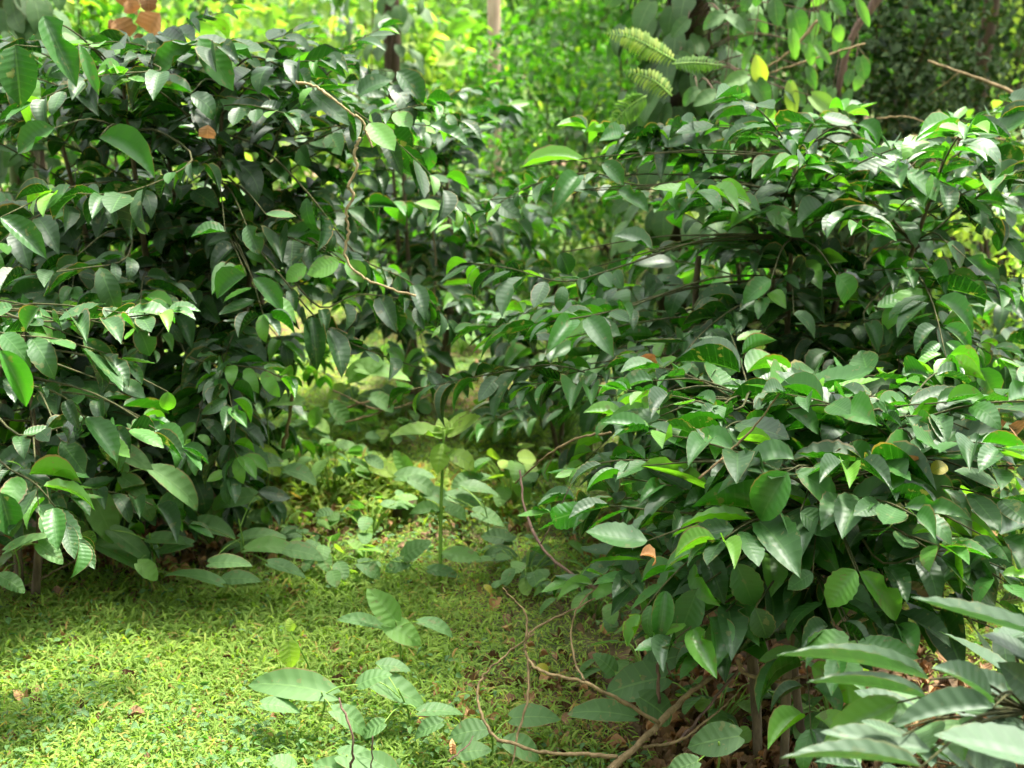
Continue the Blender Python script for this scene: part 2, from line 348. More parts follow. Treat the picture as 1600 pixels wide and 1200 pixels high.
def build_mound():
    rg = np.random.default_rng(15); n = 12000
    x = rg.normal(-.55, .28, n); y = rg.normal(4.62, .16, n); hgt = .13 * np.exp(-((x + .6) / .4) ** 2 - ((y - 4.62) / .25) ** 2)
    B = Leaves('blade', 9); az = rg.uniform(0, 6.28, n); el = rg.uniform(.2, 1.3, n)
    ax = np.stack([np.cos(az) * np.cos(el), np.sin(az) * np.cos(el), np.sin(el)], -1); nor = np.stack([-np.cos(az) * np.sin(el), -np.sin(az) * np.sin(el), np.cos(el)], -1) + rg.normal(0, .3, (n, 3))
    L = rg.uniform(.04, .085, n); ti = np.where(rg.random(n) < .22, rg.uniform(.9, 1, n), np.clip(rg.normal(.68, .12, n), 0, .88))
    B.add(np.stack([x, y, gz(x, y) + hgt * rg.random(n)], -1), ax, nor, L, L * rg.uniform(.12, .22, n), ti)
    tag(B.build('grass_mound', grass_l), 'mound of taller bright yellow-green grass in the sun by the little stump', 'grass', kind='stuff')
build_mound()

# ---------------------------------------------------------------- bushes
def leaf_pairs(B, pts, L, rg, start=.15, gap=.42, droop=.25, tint=(.1, .6), ratio=.44, flat=.2, tipfresh=.5, solo=False):
    pts = np.array(pts); seg = np.linalg.norm(np.diff(pts, axis=0), axis=1); cum = np.concatenate([[0], np.cumsum(seg)]); tot = cum[-1]
    s = start * tot
    while s <= tot:
        k = min(np.searchsorted(cum, s, 'right') - 1, len(seg) - 1); f = (s - cum[k]) / max(seg[k], 1e-6)
        p = pts[k] + (pts[k + 1] - pts[k]) * f; t = nrm(pts[k + 1] - pts[k]); q = s / tot
        sd = nrm(np.cross(t, [0, 0, 1]) + 1e-4)
        size = L * (1 - .45 * max(0, q - .7) / .3) * rg.uniform(.55, 1.18) * (.75 if q < .25 else 1)
        for sg in (-1, 1):
            if rg.random() < .10: continue
            ax = t * rg.uniform(.35, .85) + sd * sg * rg.uniform(.7, 1.0) + np.array([0, 0, 1]) * (-droop * rg.uniform(.1, 1.9) + .12)
            n_ = np.array([0, 0, 1.]) + sd * sg * rg.uniform(-.45, .35) + rg.normal(0, flat * 1.7, 3)
            ti = rg.uniform(*tint)
            if q > .85 and rg.random() < tipfresh: ti = rg.uniform(.78, .92)
            elif rg.random() < .07: ti = rg.uniform(.72, .9)
            elif rg.random() < .002: ti = rg.uniform(.93, .97)
            B.add(p + ax * .012, ax, n_, size, size * ratio * rg.uniform(.85, 1.12), ti)
        s += gap * L * rg.uniform(.75, 1.25)
    # terminal pair
    for sg in (-1, 1):
        ax = t * 1. + sd * sg * .35 + np.array([0, 0, .15 - droop * .5])
        B.add(pts[-1], ax, np.array([0, 0, 1.]) + rg.normal(0, flat, 3), L * .62, L * .62 * ratio, rg.uniform(.6, .9) if rg.random() < tipfresh else rg.uniform(*tint))
def hero(B, T, h, L=None, rg=None):
    x0, y0, x1, y1, wd, d, face, ti = h[:8]; dd = h[8] if len(h) > 8 else 0.
    a = P(x0, y0, d); b = P(x1, y1, d - dd); ax = b - a; n = nrm(face * nrm(CAM - a) + (1 - face) * np.array([0, 0, 1.]))
    Ln = np.linalg.norm(ax); yv = nrm(np.cross(n, ax)); vd = nrm(CAM - a)
    W = min(wd * np.linalg.norm(a - CAM) / FOC * .98 / max(.25, math.sqrt(max(0, 1 - float(yv @ vd) ** 2))), .55 * Ln + .01)
    # leaf droops, so aim slightly above the chord
    B.add(a, nrm(ax) + n * .18, n, Ln * 1.03, W, ti)
    return a, ax
def coffee_bush(label, base, H, rad, nst, nlat, L=.16, kind='coffee', seed=0, droop=.3, tint=(.05, .65), sprays=(), heroes=(), zlo=.25, lean=(0, 0), tipfresh=.35, aspect=(1, 1), toprad=.55, hide=None, rootp=None, extra_stems=(), mat=None, bare=None):
    rg = np.random.default_rng(seed); base = np.array([base[0], base[1], gz(base[0], base[1])])
    root = thing('coffee_bush', label, 'bush', base, 'coffee bushes of the plantation')
    B = Leaves(kind, seed); T = Tubes()
    stems = []
    for k in range(nst):
        a = 2 * math.pi * k / nst + rg.uniform(-.4, .4); r0 = rg.uniform(.02, .12); r1 = rad * rg.uniform(.15, .5)
        top = base + np.array([math.cos(a) * r1 * aspect[0] + lean[0], math.sin(a) * r1 * aspect[1] + lean[1], H * rg.uniform(.86, 1.)])
        b0 = base + np.array([math.cos(a) * r0, math.sin(a) * r0, -.03]); mid = b0 * .55 + top * .45 + np.append(rg.normal(0, .04, 2), 0)
        pts = smooth([b0, mid, top], 6); stems.append(pts)
        S = Tubes(); S.add(pts, .016 * (H / 1.5 + .3), .005, 7, .1, seed + k); S.build('stem', bark_c, root)
        az = rg.uniform(0, 6.28)
        for j in range(nlat):
            f = zlo + (1 - zlo) * (j + rg.uniform(0, 1)) / nlat; f = min(f, .99)
            idx = f * (len(pts) - 1); i0 = int(idx); p = pts[i0] + (pts[min(i0 + 1, len(pts) - 1)] - pts[i0]) * (idx - i0)
            az += 2.4 + rg.uniform(-.3, .3); prof = toprad + (1 - toprad) * math.sin(math.pi * min(1, (1 - f) * 1.1)) ** .7
            ln = rad * prof * rg.uniform(.7, 1.08) * min(1, .6 + .8 * f); dv = np.array([math.cos(az) * aspect[0], math.sin(az) * aspect[1], 0])
            up = .28 + .4 * (f > .8); sag = .30 + .16 * (f < .5) + rg.uniform(-.12, .2)
            q = [p + dv * ln * s + np.array([0, 0, 1]) * ln * (up * s - sag * s * s) for s in (0, .35, .7, 1.)]
            if bare and bare(q[-1]): continue
            if q[-1][2] < base[2] + .12: q = [np.array([a_[0], a_[1], max(a_[2], base[2] + .12)]) for a_ in q]
            q = smooth(q, 3); T.add(q, .0036, .0015, 4)
            leaf_pairs(B, q, L, rg, .12, .40, droop * rg.uniform(.4, 1.5) + .2 * (f < .45), tint, tipfresh=tipfresh)
        leaf_pairs(B, [pts[-3], pts[-1]], L * .7, rg, .3, .3, -.2, (.3, .8), tipfresh=.8)
    for sp in sprays:      # (points (px,py,d)...), leaf length, droop
        pp = [P(*q) for q in sp[0]]; st = min((s for stt in stems for s in stt), key=lambda s: np.linalg.norm(s - pp[0]))
        q = smooth([st, (st * .5 + pp[0] * .5) + np.array([0, 0, .04])] + pp, 4); T.add(q, .004, .0015, 5)
        leaf_pairs(B, smooth(pp, 4), sp[1], rg, 0., .40, sp[2], sp[3] if len(sp) > 3 else tint, tipfresh=tipfresh)
    for h in heroes:
        a, ax = hero(B, T, h)
        st = min((s for stt in stems for s in stt), key=lambda s: np.linalg.norm(s - a) + abs(s[2] - a[2]))
        T.add(smooth([st, st * .45 + a * .55 + np.array([0, 0, .03]), a], 3), .004, .0016, 4)
    B.build('foliage', mat or coffee, root); T.build('branches', lateral, root)
    for pts, r in extra_stems:
        S = Tubes(); S.add(smooth([P(*q) for q in pts], 5), r, r * .8, 8, .12, 3, .05); S.build('stem', bark_c, root)
    return root
HA = [(67,24,118,135,45,3.5,.6,.45), (125,71,153,148,18,3.5,.5,.7), (23,70,33,168,56,3.3,.7,.3), (310,60,362,142,40,3.8,.6,.72), (300,72,243,120,30,3.8,.5,.72),
 (352,67,410,95,20,3.9,.3,.4), (298,147,350,176,35,3.7,.45,.4), (300,145,216,143,14,3.7,.1,.5), (480,137,542,198,27,3.8,.4,.4), (155,215,243,275,45,3.6,.5,.7),
 (620,112,668,162,36,4.2,.5,.3), (672,196,730,230,25,4.,.4,.5), (670,232,671,268,26,4.,.6,.7), (385,352,405,398,38,3.6,.7,.35), (352,362,300,372,18,3.6,.2,.5),
 (415,334,460,350,16,3.6,.2,.5), (385,430,337,465,32,3.6,.5,.6), (395,435,445,485,25,3.6,.5,.6), (478,415,448,440,32,3.7,.7,.84), (530,408,482,430,38,3.7,.7,.86), (540,410,575,440,30,3.7,.7,.84),
 (85,200,30,240,35,3.4,.5,.5),(60,330,120,300,25,3.4,.4,.5),(120,400,90,440,40,3.5,.6,.3),(0,340,75,400,30,3.2,.5,.4),(450,180,500,150,26,3.9,.3,.4),(560,150,610,120,30,4.1,.4,.4),(230,365,215,345,20,3.7,.8,.93)]
HB = [(215,510,237,558,50,3.0,.6,.55), (0,548,52,640,32,2.7,.55,.72), (183,603,228,620,26,3.,.35,.5), (262,612,262,646,38,3.2,.9,.82), (160,505,235,487,20,3.,.15,.5),
 (90,500,160,492,24,3.,.2,.4), (200,490,272,488,16,3.,.15,.5), (60,480,30,520,34,2.9,.5,.5), (130,530,180,600,30,2.95,.5,.4), (20,480,-30,500,30,2.8,.4,.5), (95,690,130,740,40,3.,.5,.4),
 (245,672,288,700,24,3.1,.3,.6),(60,790,120,850,35,2.8,.4,.6),(0,770,20,840,40,2.7,.6,.4)]
HC = [(1185,325,1135,350,30,3.9,.55,.78), (1195,325,1252,372,34,3.9,.5,.76), (1262,240,1282,293,52,3.8,.65,.55), (1215,215,1265,240,22,3.9,.35,.5), (1115,195,1060,222,26,4.,.3,.35), (1175,205,1122,222,20,3.9,.25,.4),
 (1285,183,1328,203,26,4.,.4,.5), (1340,195,1384,228,20,4.,.35,.5), (1400,255,1345,265,16,3.9,.2,.6), (1415,268,1476,320,27,3.8,.4,.6), (1515,338,1582,388,20,3.8,.35,.6),
 (1307,430,1350,476,42,3.5,.6,.68), (1205,437,1157,472,32,3.6,.55,.6), (1510,403,1562,455,27,3.6,.45,.5), (1160,560,1110,592,42,3.5,.65,.72), (1168,560,1208,598,30,3.5,.6,.72), (1455,575,1422,600,34,3.4,.5,.3), (1530,575,1560,628,42,3.3,.6,.6),
 (815,262,920,243,9,4.,.2,.88), (830,290,868,326,32,4.,.5,.4), (765,312,812,342,32,4.,.5,.35), (872,300,942,297,18,4.,.2,.5), (940,255,977,287,36,3.9,.5,.5), (965,297,1012,332,36,3.9,.5,.5), (1035,290,1070,327,36,3.9,.5,.55),
 (875,395,893,433,32,3.8,.7,.2), (920,420,950,448,26,3.8,.6,.3), (925,495,878,524,29,3.7,.6,.84), (922,500,964,530,28,3.7,.5,.6), (875,530,800,538,16,3.7,.15,.3), (750,600,803,625,27,3.6,.5,.3), (815,600,856,656,24,3.6,.6,.5),
 (1100,300,1050,340,34,3.9,.4,.5),(1400,330,1350,370,34,3.8,.4,.4),(1480,380,1530,420,30,3.7,.4,.4),(1240,490,1300,520,30,3.6,.3,.4),(1020,390,960,370,26,3.8,.3,.4),(1370,480,1430,470,24,3.6,.2,.5)]
HD = [(1042,612,1000,640,38,3.,.6,.86), (1022,642,945,652,24,3.,.5,.8), (1032,650,950,668,30,2.95,.35,.5), (975,712,890,716,14,3.,.1,.4), (975,737,900,750,13,3.,.1,.4), (1030,740,972,757,30,2.95,.4,.7),
 (1002,728,1115,775,24,2.85,.4,.9), (1242,718,1152,722,42,2.7,.35,.6), (1230,737,1178,822,72,2.6,.65,.66), (1150,687,1215,705,16,2.8,.3,.9), (1195,745,1118,760,26,2.7,.2,.5), (1242,737,1347,796,42,2.65,.45,.62),
 (1425,757,1502,802,42,2.7,.45,.6), (1400,640,1350,666,30,2.9,.4,.6), (1228,640,1284,676,26,2.9,.4,.6), (1020,595,955,612,24,3.1,.3,.5), (1012,845,914,849,40,2.6,.4,.6), (1337,890,1292,950,64,2.5,.75,.80), (1342,893,1417,974,36,2.5,.6,.80),
 (1270,895,1232,922,40,2.55,.6,.5), (1327,995,1234,1018,40,2.45,.6,.78), (1340,1005,1430,1032,32,2.45,.5,.66), (1060,983,988,997,18,2.6,.15,.2), (1470,870,1566,942,46,2.5,.5,.4), (1470,795,1530,833,26,2.6,.35,.5), (1250,800,1298,838,42,2.6,.6,.4),
 (1110,865,1030,880,26,2.6,.3,.7),(1150,880,1180,950,50,2.6,.8,.62),(1090,920,1060,1000,50,2.6,.8,.6),(1130,960,1120,1040,48,2.6,.8,.62),(1180,950,1200,1000,40,2.55,.8,.3),(1440,720,1380,745,30,2.75,.3,.5),(1560,760,1490,740,30,2.7,.3,.5),(1320,700,1370,735,30,2.8,.3,.7),
 (1090,700,1040,690,26,2.9,.3,.6),(1480,640,1540,670,24,2.9,.3,.4),(1120,640,1060,640,22,3.,.2,.5),(1180,640,1230,620,20,3.,.2,.4),(1330,640,1290,620,24,3.,.3,.5),(1560,850,1500,880,36,2.5,.4,.4)]
HE = [(1452,1062,1215,1032,30,1.95,0.22,.45), (1660,1003,1412,980,26,1.95,0.15,.4), (1450,1092,1262,1073,24,1.9,0.15,.45), (1548,1098,1464,1038,70,1.9,.25,.55), (1552,1105,1392,1138,46,1.85,0.4,.35), (1402,1098,1288,1158,52,1.9,0.8,.88),
 (1625,1090,1560,1036,48,1.95,0.8,.2), (1455,1172,1277,1172,38,1.8,0.3,.3), (1440,1198,1222,1192,34,1.75,0.25,.3), (1680,1195,1450,1187,60,1.75,.25,.5), (1410,1150,1340,1137,18,1.8,0.3,.4), (1620,1030,1530,1000,34,1.95,0.3,.2), (1420,1110,1330,1110,40,1.95,0.8,.7), (1600,1130,1560,1150,50,1.95,0.8,.2), (1500,1150,1560,1200,50,1.9,0.8,.2)]
coffee_bush('tall dark green coffee bush filling the upper left, stems hidden in deep shade', (-1.12, 4.35), 1.62, .94, 6, 32, .150, 'coffee_mid', 11, .3, (.0, .45), aspect=(1.0, .8), zlo=.2, bare=lambda p: (p[2] < .66 and p[0] > -.76) or (p[2] < 1.0 and p[0] > -.45),  # low tint range puts the shade inside this bush into leaf colour
  sprays=[([(420,95,3.9),(520,150,3.9),(640,240,3.9),(720,330,3.9)], .15, .5), ([(480,300,3.8),(560,400,3.75),(640,440,3.7),(700,500,3.7)], .15, .9, (.1,.5)), ([(430,420,3.7),(520,520,3.7),(640,570,3.7),(700,590,3.7)], .15, .5),
          ([(250,110,3.7),(150,120,3.6),(50,160,3.5)], .16, .4), ([(300,250,3.6),(200,300,3.5),(80,300,3.4)], .16, .5), ([(550,100,4.2),(640,150,4.2),(720,190,4.2)], .15, .3), ([(300,560,3.7),(400,575,3.6),(440,590,3.6)], .12, .2, (.4,.85)),
          ([(380,70,4.),(300,90,4.)], .15, .2),([(200,400,3.6),(120,420,3.4),(40,430,3.3)], .16, .5),([(500,480,3.7),(560,460,3.7),(650,470,3.7)], .14, .8)], heroes=HA)
coffee_bush('low coffee bush at the left edge with flat tiers of leaves below the tall bush', (-1.5, 3.6), .95, .52, 4, 11, .145, 'coffee', 22, .12, (.1, .6), zlo=.35,
  sprays=[([(40,500,3.0),(120,500,3.),(200,495,3.),(262,488,3.)], .13, .15), ([(0,520,2.9),(90,530,2.9),(190,560,2.95)], .15, .3), ([(30,680,3.),(110,665,3.),(200,670,3.05),(285,700,3.1)], .13, .25), ([(0,720,2.9),(60,760,2.8),(120,840,2.8)], .14, .3), ([(20,590,2.9),(100,620,2.9),(160,690,2.95)], .14, .4)], heroes=HB)
coffee_bush('large rounded coffee bush right of centre, its stem showing below the leaves', (1.06, 4.25), 1.34, .86, 6, 22, .160, 'coffee_mid', 33, .15, (.05, .65), tipfresh=.5,
  sprays=[([(1000,290,4.),(920,270,4.),(830,290,4.),(760,330,4.)], .15, .3), ([(960,420,3.8),(880,440,3.7),(800,420,3.7),(730,410,3.8)], .14, .6), ([(980,480,3.7),(880,500,3.45),(770,510,3.7),(680,510,3.75)], .14, .3, (.2,.8)), ([(980,590,3.7),(860,570,3.6),(740,590,3.6),(640,610,3.7)], .145, .4),
          ([(1320,230,4.),(1420,265,3.9),(1500,300,3.8),(1580,380,3.8)], .15, .3), ([(1350,420,3.8),(1450,420,3.7),(1560,450,3.6)], .15, .4), ([(1350,500,3.7),(1450,500,3.6),(1560,560,3.5)], .14, .4), ([(1150,200,4.1),(1060,200,4.1),(980,230,4.1)], .14, .2), ([(980,640,3.6),(900,600,3.5),(830,600,3.5)], .14, .5)],
  heroes=HC, extra_stems=[([(1092,400,4.25),(1086,480,4.25),(1090,590,4.2),(1090,690,4.2)], .011)])
coffee_bush('coffee bush at lower right with big pale glossy leaves over bare stems', (.76, 2.95), .86, .50, 3, 20, .165, 'coffee', 44, .12, (.1, .7), zlo=.58, tipfresh=.5, toprad=.8,
  sprays=[([(1150,640,3.),(1060,620,3.),(980,610,3.)], .13, .2), ([(1150,720,2.9),(1050,720,2.9),(960,720,2.9),(900,735,3.)], .14, .15), ([(1130,800,2.8),(1040,800,2.75),(950,790,2.8),(860,800,2.9)], .14, .3), ([(1350,660,2.9),(1450,650,2.85),(1560,690,2.8)], .14, .3),
          ([(1380,760,2.75),(1480,760,2.7),(1600,790,2.65)], .15, .3), ([(1380,880,2.6),(1480,860,2.55),(1600,900,2.5)], .15, .4), ([(1100,860,2.7),(1050,900,2.6),(1000,960,2.6)], .14, .6, (.3,.8)), ([(1250,640,3.),(1330,620,3.05),(1420,620,3.05)], .13, .2)],
  heroes=HD, extra_stems=[([(1230,1045,2.75),(1228,1100,2.75),(1224,1230,2.72)], .0125), ([(1172,1000,2.85),(1180,1080,2.85),(1186,1220,2.8)], .014)])
coffee_bush('coffee bush in the bottom right corner, nearest, with large grey sheened leaves', (.98, 2.02), .62, .30, 2, 6, .15, 'coffee_flat', 55, .12, (.1, .5), zlo=.55, toprad=.8, heroes=HE, mat=coffee_near,
  sprays=[([(1560,1000,2.),(1620,1010,2.)], .16, .2)])
coffee_bush('dark coffee bush behind the gap between the two tallest coffee bushes', (-.42, 5.9), 1.42, .68, 4, 15, .15, 'coffee_mid', 66, .25, (.0, .45), zlo=.38, sprays=[([(640,280,5.6),(720,270,5.5),(800,300,5.4)], .15, .3)])  # leaf tints lowered to stand in for shade inside the bush
coffee_bush('coffee bush at the far right edge half hidden by the large rounded one', (2.5, 5.4), 1.15, .55, 3, 9, .15, 'coffee_lo', 77, .4, (.1, .6))
coffee_bush('loose low coffee bush with drooping twigs beyond the little stump', (.24, 5.15), .60, .48, 3, 7, .15, 'coffee_mid', 88, .2, (.05, .7), zlo=.45)
coffee_bush('coffee bush behind the tall dark one, seen through its gaps at left', (-1.75, 5.5), 1.5, .8, 4, 13, .15, 'coffee_lo', 99, .4, (.1, .6))

# yellowed leaves hanging on in the bushes and other things of their own
# ---------------------------------------------------------------- weeds
def plant(name, label, cat, base, leaves, kind='heart', mat=None, group=None, stem_r=.0035, mid=None, stem_mat=None, nodes=None):
    "leaves = hero tuples; a stem rises from base and every leaf is its own part on a petiole"
    root = thing(name, label, cat, (base[0], base[1], float(gz(base[0], base[1]))), group); b = np.array([base[0], base[1], gz(base[0], base[1]) - .01])
    T = Tubes(); tops = [P(h[0], h[1], h[5]) for h in leaves]
    c = np.mean(tops, axis=0); c[2] = max(t[2] for t in tops)
    if mid is not None: c = mid
    T.add(smooth([b, b * .5 + c * .5 + np.array([.01, 0, 0]), c], 5), stem_r, stem_r * .6, 6)
    for t_ in tops:
        f = min(.97, max(.15, (t_[2] - b[2]) / max(c[2] - b[2], .05) - .15)); s = b + (c - b) * f
        T.add(smooth([s, (s + t_) / 2 + np.array([0, 0, .01]), t_], 3), stem_r * .5, stem_r * .35, 4)
    T.build('stem', stem_mat or green_s, root)
    for i, h in enumerate(leaves):
        B = Leaves(kind, i + 3); hero(B, None, h); B.build('leaf', mat or weed_l, root)
    return root
WG = 'broad-leaved weeds growing at the edges of the grass'
def gd(px, py): return G(px, py)
def wplant(label, bx, by, lv, name='broadleaf_weed', **kw):
    g = G(bx, by); return plant(name, label, 'weed', g, lv, group=WG, **kw)
wplant('weed with one bright yellow-green round leaf low beside the tall left bush', 415, 800, [(405,700,438,744,36,4.1,.8,.94), (437,724,375,722,22,4.,.3,.35), (372,640,412,684,48,4.15,.75,.86), (470,628,404,628,24,4.1,.3,.85), (445,735,500,750,22,4.,.3,.5), (385,608,403,622,22,4.2,.5,.85)])
wplant('weed with a large hanging heart-shaped leaf in front of the low left bush', 190, 890, [(140,765,182,852,48,3.6,.65,.7), (190,745,232,778,44,3.6,.6,.6), (180,700,240,735,32,3.6,.5,.5), (215,775,245,815,26,3.6,.5,.3), (240,735,320,790,34,3.45,.45,.6)])
wplant('weed with long grey-green leaves lying over the brown litter', 240, 915, [(172,828,243,880,32,3.6,.55,.5), (150,850,250,902,30,3.6,.45,.5), (232,842,302,848,24,3.6,.35,.55), (345,912,252,885,22,3.55,.4,.6), (215,880,250,905,28,3.5,.6,.8), (300,850,245,860,20,3.6,.3,.1)])
wplant('sprawling weed with oval grey-green leaves at the end of the left litter patch', 380, 905, [(328,880,394,880,26,3.45,.4,.3), (350,905,408,905,26,3.6,.4,.35), (375,840,448,835,22,3.8,.3,.4), (398,775,328,788,32,3.9,.5,.45), (300,820,372,830,26,3.8,.4,.6), (445,858,508,872,32,3.7,.4,.5), (385,858,470,850,20,3.7,.3,.7), (420,880,480,900,22,3.6,.35,.3)])
wplant('pale weed with four broad opposite leaves standing alone in the grass', 622, 1050, [(618,970,576,920,40,3.2,.75,.78), (603,974,660,1006,40,3.2,.7,.8), (597,980,528,962,16,3.2,.25,.6), (655,972,714,986,16,3.2,.25,.6)])
wplant('weed with a curled bud and one hanging yellow-green leaf in the grass', 495, 1075, [(450,1002,456,1046,38,3.05,.8,.92), (455,985,452,966,16,3.05,.8,.94)], mid=P(452, 985, 3.05))
wplant('weed with a wide grey-green leaf flat on the grass near the curled bud', 500, 1110, [(520,1085,388,1062,42,2.85,.45,.4), (410,1100,470,1110,26,2.8,.4,.35), (560,1070,610,1050,30,2.85,.4,.4), (520,1110,580,1140,30,2.75,.4,.4)])
wplant('weed with several pale overlapping leaves near the bottom centre', 640, 1130, [(580,1062,668,1102,44,2.9,.45,.5), (655,1112,724,1112,24,2.8,.35,.5), (590,1040,642,1045,24,2.95,.35,.3), (600,1130,560,1150,36,2.75,.5,.45), (690,1130,640,1150,26,2.75,.4,.4)])
wplant('weed with leaves cut off by the lower edge of the picture, at centre left', 560, 1230, [(530,1180,600,1200,40,2.6,.5,.4), (560,1215,490,1190,36,2.6,.5,.4), (620,1210,560,1175,30,2.6,.4,.4), (460,1200,420,1180,30,2.6,.4,.4)])
wplant('weed with soft wide leaves at bottom centre beneath the bare twigs', 760, 1180, [(715,1178,768,1170,36,2.65,.5,.45), (800,1122,876,1120,44,2.8,.45,.35), (760,1140,700,1150,34,2.7,.45,.4), (790,1160,850,1180,36,2.65,.45,.35)])
wplant('weed with large dark leaves right of the bare twigs under the lower right bush', 1000, 1110, [(1040,1058,944,1082,60,2.75,.6,.12), (990,1120,888,1108,30,2.7,.35,.2), (1010,1040,1075,1020,50,2.8,.7,.1), (1000,1090,1060,1130,44,2.7,.6,.05), (960,1050,930,1020,36,2.8,.6,.3)])
wplant('weed with one big rounded leaf by the bare stems at the bottom', 1110, 1215, [(1155,1150,1074,1166,78,2.45,.75,.05), (1090,1190,1040,1210,40,2.4,.5,.2)])
wplant('yellowish young weed shoots just behind the little stump', 625, 790, [(620,740,576,728,22,4.5,.5,.94), (640,742,617,704,26,4.5,.7,.82), (620,745,680,742,26,4.45,.4,.5), (640,750,690,772,22,4.4,.4,.4), (660,770,720,790,24,4.4,.4,.35)])
wplant('low weed with blurred grey leaves right of the tall seedling', 760, 850, [(700,775,760,790,26,4.2,.4,.4), (720,760,780,770,22,4.2,.3,.3), (800,845,752,835,24,4.,.5,.05), (760,870,810,860,24,3.9,.4,.1), (820,880,870,870,26,3.9,.4,.08), (740,800,790,820,26,4.1,.4,.5)])
wplant('weed with holes-dappled leaves at the foot of the tall seedling', 655, 905, [(630,870,672,845,34,3.8,.6,.5), (640,880,600,890,24,3.8,.4,.4), (670,890,720,900,22,3.75,.4,.4), (560,880,600,900,26,3.75,.4,.4)])
wplant('weed with paired light leaves in the gap between left and right bushes', 560, 700, [(545,590,600,560,34,4.4,.6,.8), (560,575,642,590,28,4.4,.5,.85), (520,630,545,665,44,4.5,.7,.6), (500,640,480,670,30,4.5,.6,.7), (580,620,620,640,26,4.5,.5,.5)])
wplant('small light green weed under the right end of the tall left bush', 420, 640, [(345,565,400,560,26,3.9,.5,.8), (385,575,440,592,26,3.9,.5,.82), (350,590,372,560,24,3.9,.5,.8)])
wplant('weed at the left edge with a curved yellow-green leaf stalk', 30, 930, [(0,900,40,925,34,3.2,.5,.3), (10,860,90,830,20,3.2,.4,.6), (60,850,100,880,30,3.2,.5,.5)])
LATE = []
for i, (px, py, lab) in enumerate([(1010, 1050, 'low weed in the brown litter left of the bare bush stems'), (1120, 1130, 'low weed at the foot of the bare bush stems'), (1300, 1110, 'low weed in the shade between the bare stems and the corner bush'), (930, 960, 'low weed where the grass meets the lower right bush'), (430, 870, 'low spreading weed right of the oval grey-green leaves'), (510, 900, 'small spreading weed at the back edge of the lawn, left of the tall seedling'), (580, 850, 'low weed in front of the little stump'), (820, 910, 'small spreading weed at the back edge of the lawn, right of the tall seedling'), (300, 780, 'leafy weed in deep shade behind the long grey-green leaves'), (360, 800, 'leafy weed at the foot of the tall left bush'), (520, 740, 'yellow-green weed on the far side of the bright grass mound'), (390, 740, 'yellow-green weed under the right end of the tall left bush'), (620, 650, 'bushy weed in the middle distance behind the tall seedling')]):
    LATE.append((i, px, py, lab))
# tall seedling
g = G(688, 925)
sr = thing('seedling', 'tall single-stemmed seedling with opposite pointed leaves in mid grass', 'plant', (g[0], g[1], gz(g[0], g[1])))
S = Tubes(); S.add(smooth([np.array([g[0], g[1], 0]), P(689, 800, g[1]), P(694, 672, g[1])], 6), .007, .004, 8); S.build('stem', green_s, sr)
D_ = g[1]
for i, h in enumerate([(692,685,612,670,22,D_,.35,.74,.05), (698,680,760,662,24,D_,.4,.8,.05), (694,680,690,648,24,D_,.6,.8,-.03), (692,693,683,740,38,D_-.01,.75,.84,.05), (700,710,750,722,26,D_,.4,.8,.03), (692,676,645,662,16,D_,.3,.78,-.05), (690,863,752,886,22,D_,.4,.6,.04),
        (690,800,640,805,14,D_,.3,.5,.03), (694,795,735,800,16,D_,.3,.5,.02), (700,672,730,650,12,D_,.4,.8,-.05)]):
    B = Leaves('coffee', i); hero(B, None, h[:4] + (h[4] * 1.25, h[5], h[6], min(.9, h[7] + .14)) + h[8:]); B.build('leaf', weed_l, sr)
# generic low weeds in the clearing's rim and further back
rg = np.random.default_rng(31)
def weed_random(i, label, x, y, n, h, L, kind='heart', mat=None, tint=(.2, .8)):
    z = float(gz(x, y)); root = thing('broadleaf_weed', label, 'weed', (x, y, z), 'small weeds scattered behind the clearing')
    T = Tubes(); B = Leaves(kind, i)
    for k in range(n):
        a = rg.uniform(0, 6.28); r = rg.uniform(.02, .16); hh = h * rg.uniform(.5, 1)
        tip = np.array([x + math.cos(a) * r, y + math.sin(a) * r, z + hh]); T.add(smooth([np.array([x, y, z]), np.array([x, y, z]) * .4 + tip * .6 + np.array([0, 0, .03]), tip], 3), .003, .0015, 4)
        ax = np.array([math.cos(a), math.sin(a), rg.uniform(-.5, .2)]); B.add(tip, ax, np.array([0, 0, 1.]) + rg.normal(0, .3, 3), L * rg.uniform(.6, 1.1), L * .62, rg.uniform(*tint))
    T.build('stem', green_s, root); B.build('foliage', mat or weed_l, root)
for i, (px, py, lab) in enumerate([(470,760,'leafy weed at the left rim of the sunlit patch by the little stump'), (560,640,'leafy weed below the hanging dead vine'), (640,600,'leafy weed in the middle of the gap, furthest left of three'), (720,560,'weed in the sunny gap under the drooping right twigs'), (610,520,'bright weed far back in the sunny gap'), (800,790,'weed beside the arching pale twig'), (330,850,'weed behind the oval grey-green leaves at left'), (500,700,'weed close to the brown stick in the left gap'), (880,700,'weed in the shade at the left foot of the lower right bush'), (90,880,'weed in the brown litter at left'), (700,470,'furthest weed in the sunny gap'), (440,720,'pale bushy weed left of the mound of bright grass'), (600,700,'pale bushy weed behind the mound of bright grass'), (770,700,'pale weed right of the tall seedling, in front of the low bush'), (520,800,'small pale weed on the near side of the bright grass mound'), (250,800,'weed in shade behind the hanging heart-shaped leaf')]):
    q = G(px, py); weed_random(i, lab, q[0], q[1], 22, .17 + .03 * (i % 3), .09 + .02 * (i % 2), 'heart' if i % 2 else 'oval', tint=(.4, .93))

for i, px, py, lab in LATE: q = G(px, py); weed_random(40 + i, lab, q[0], q[1], 20, .13, .08, 'oval', tint=(.2, .92))
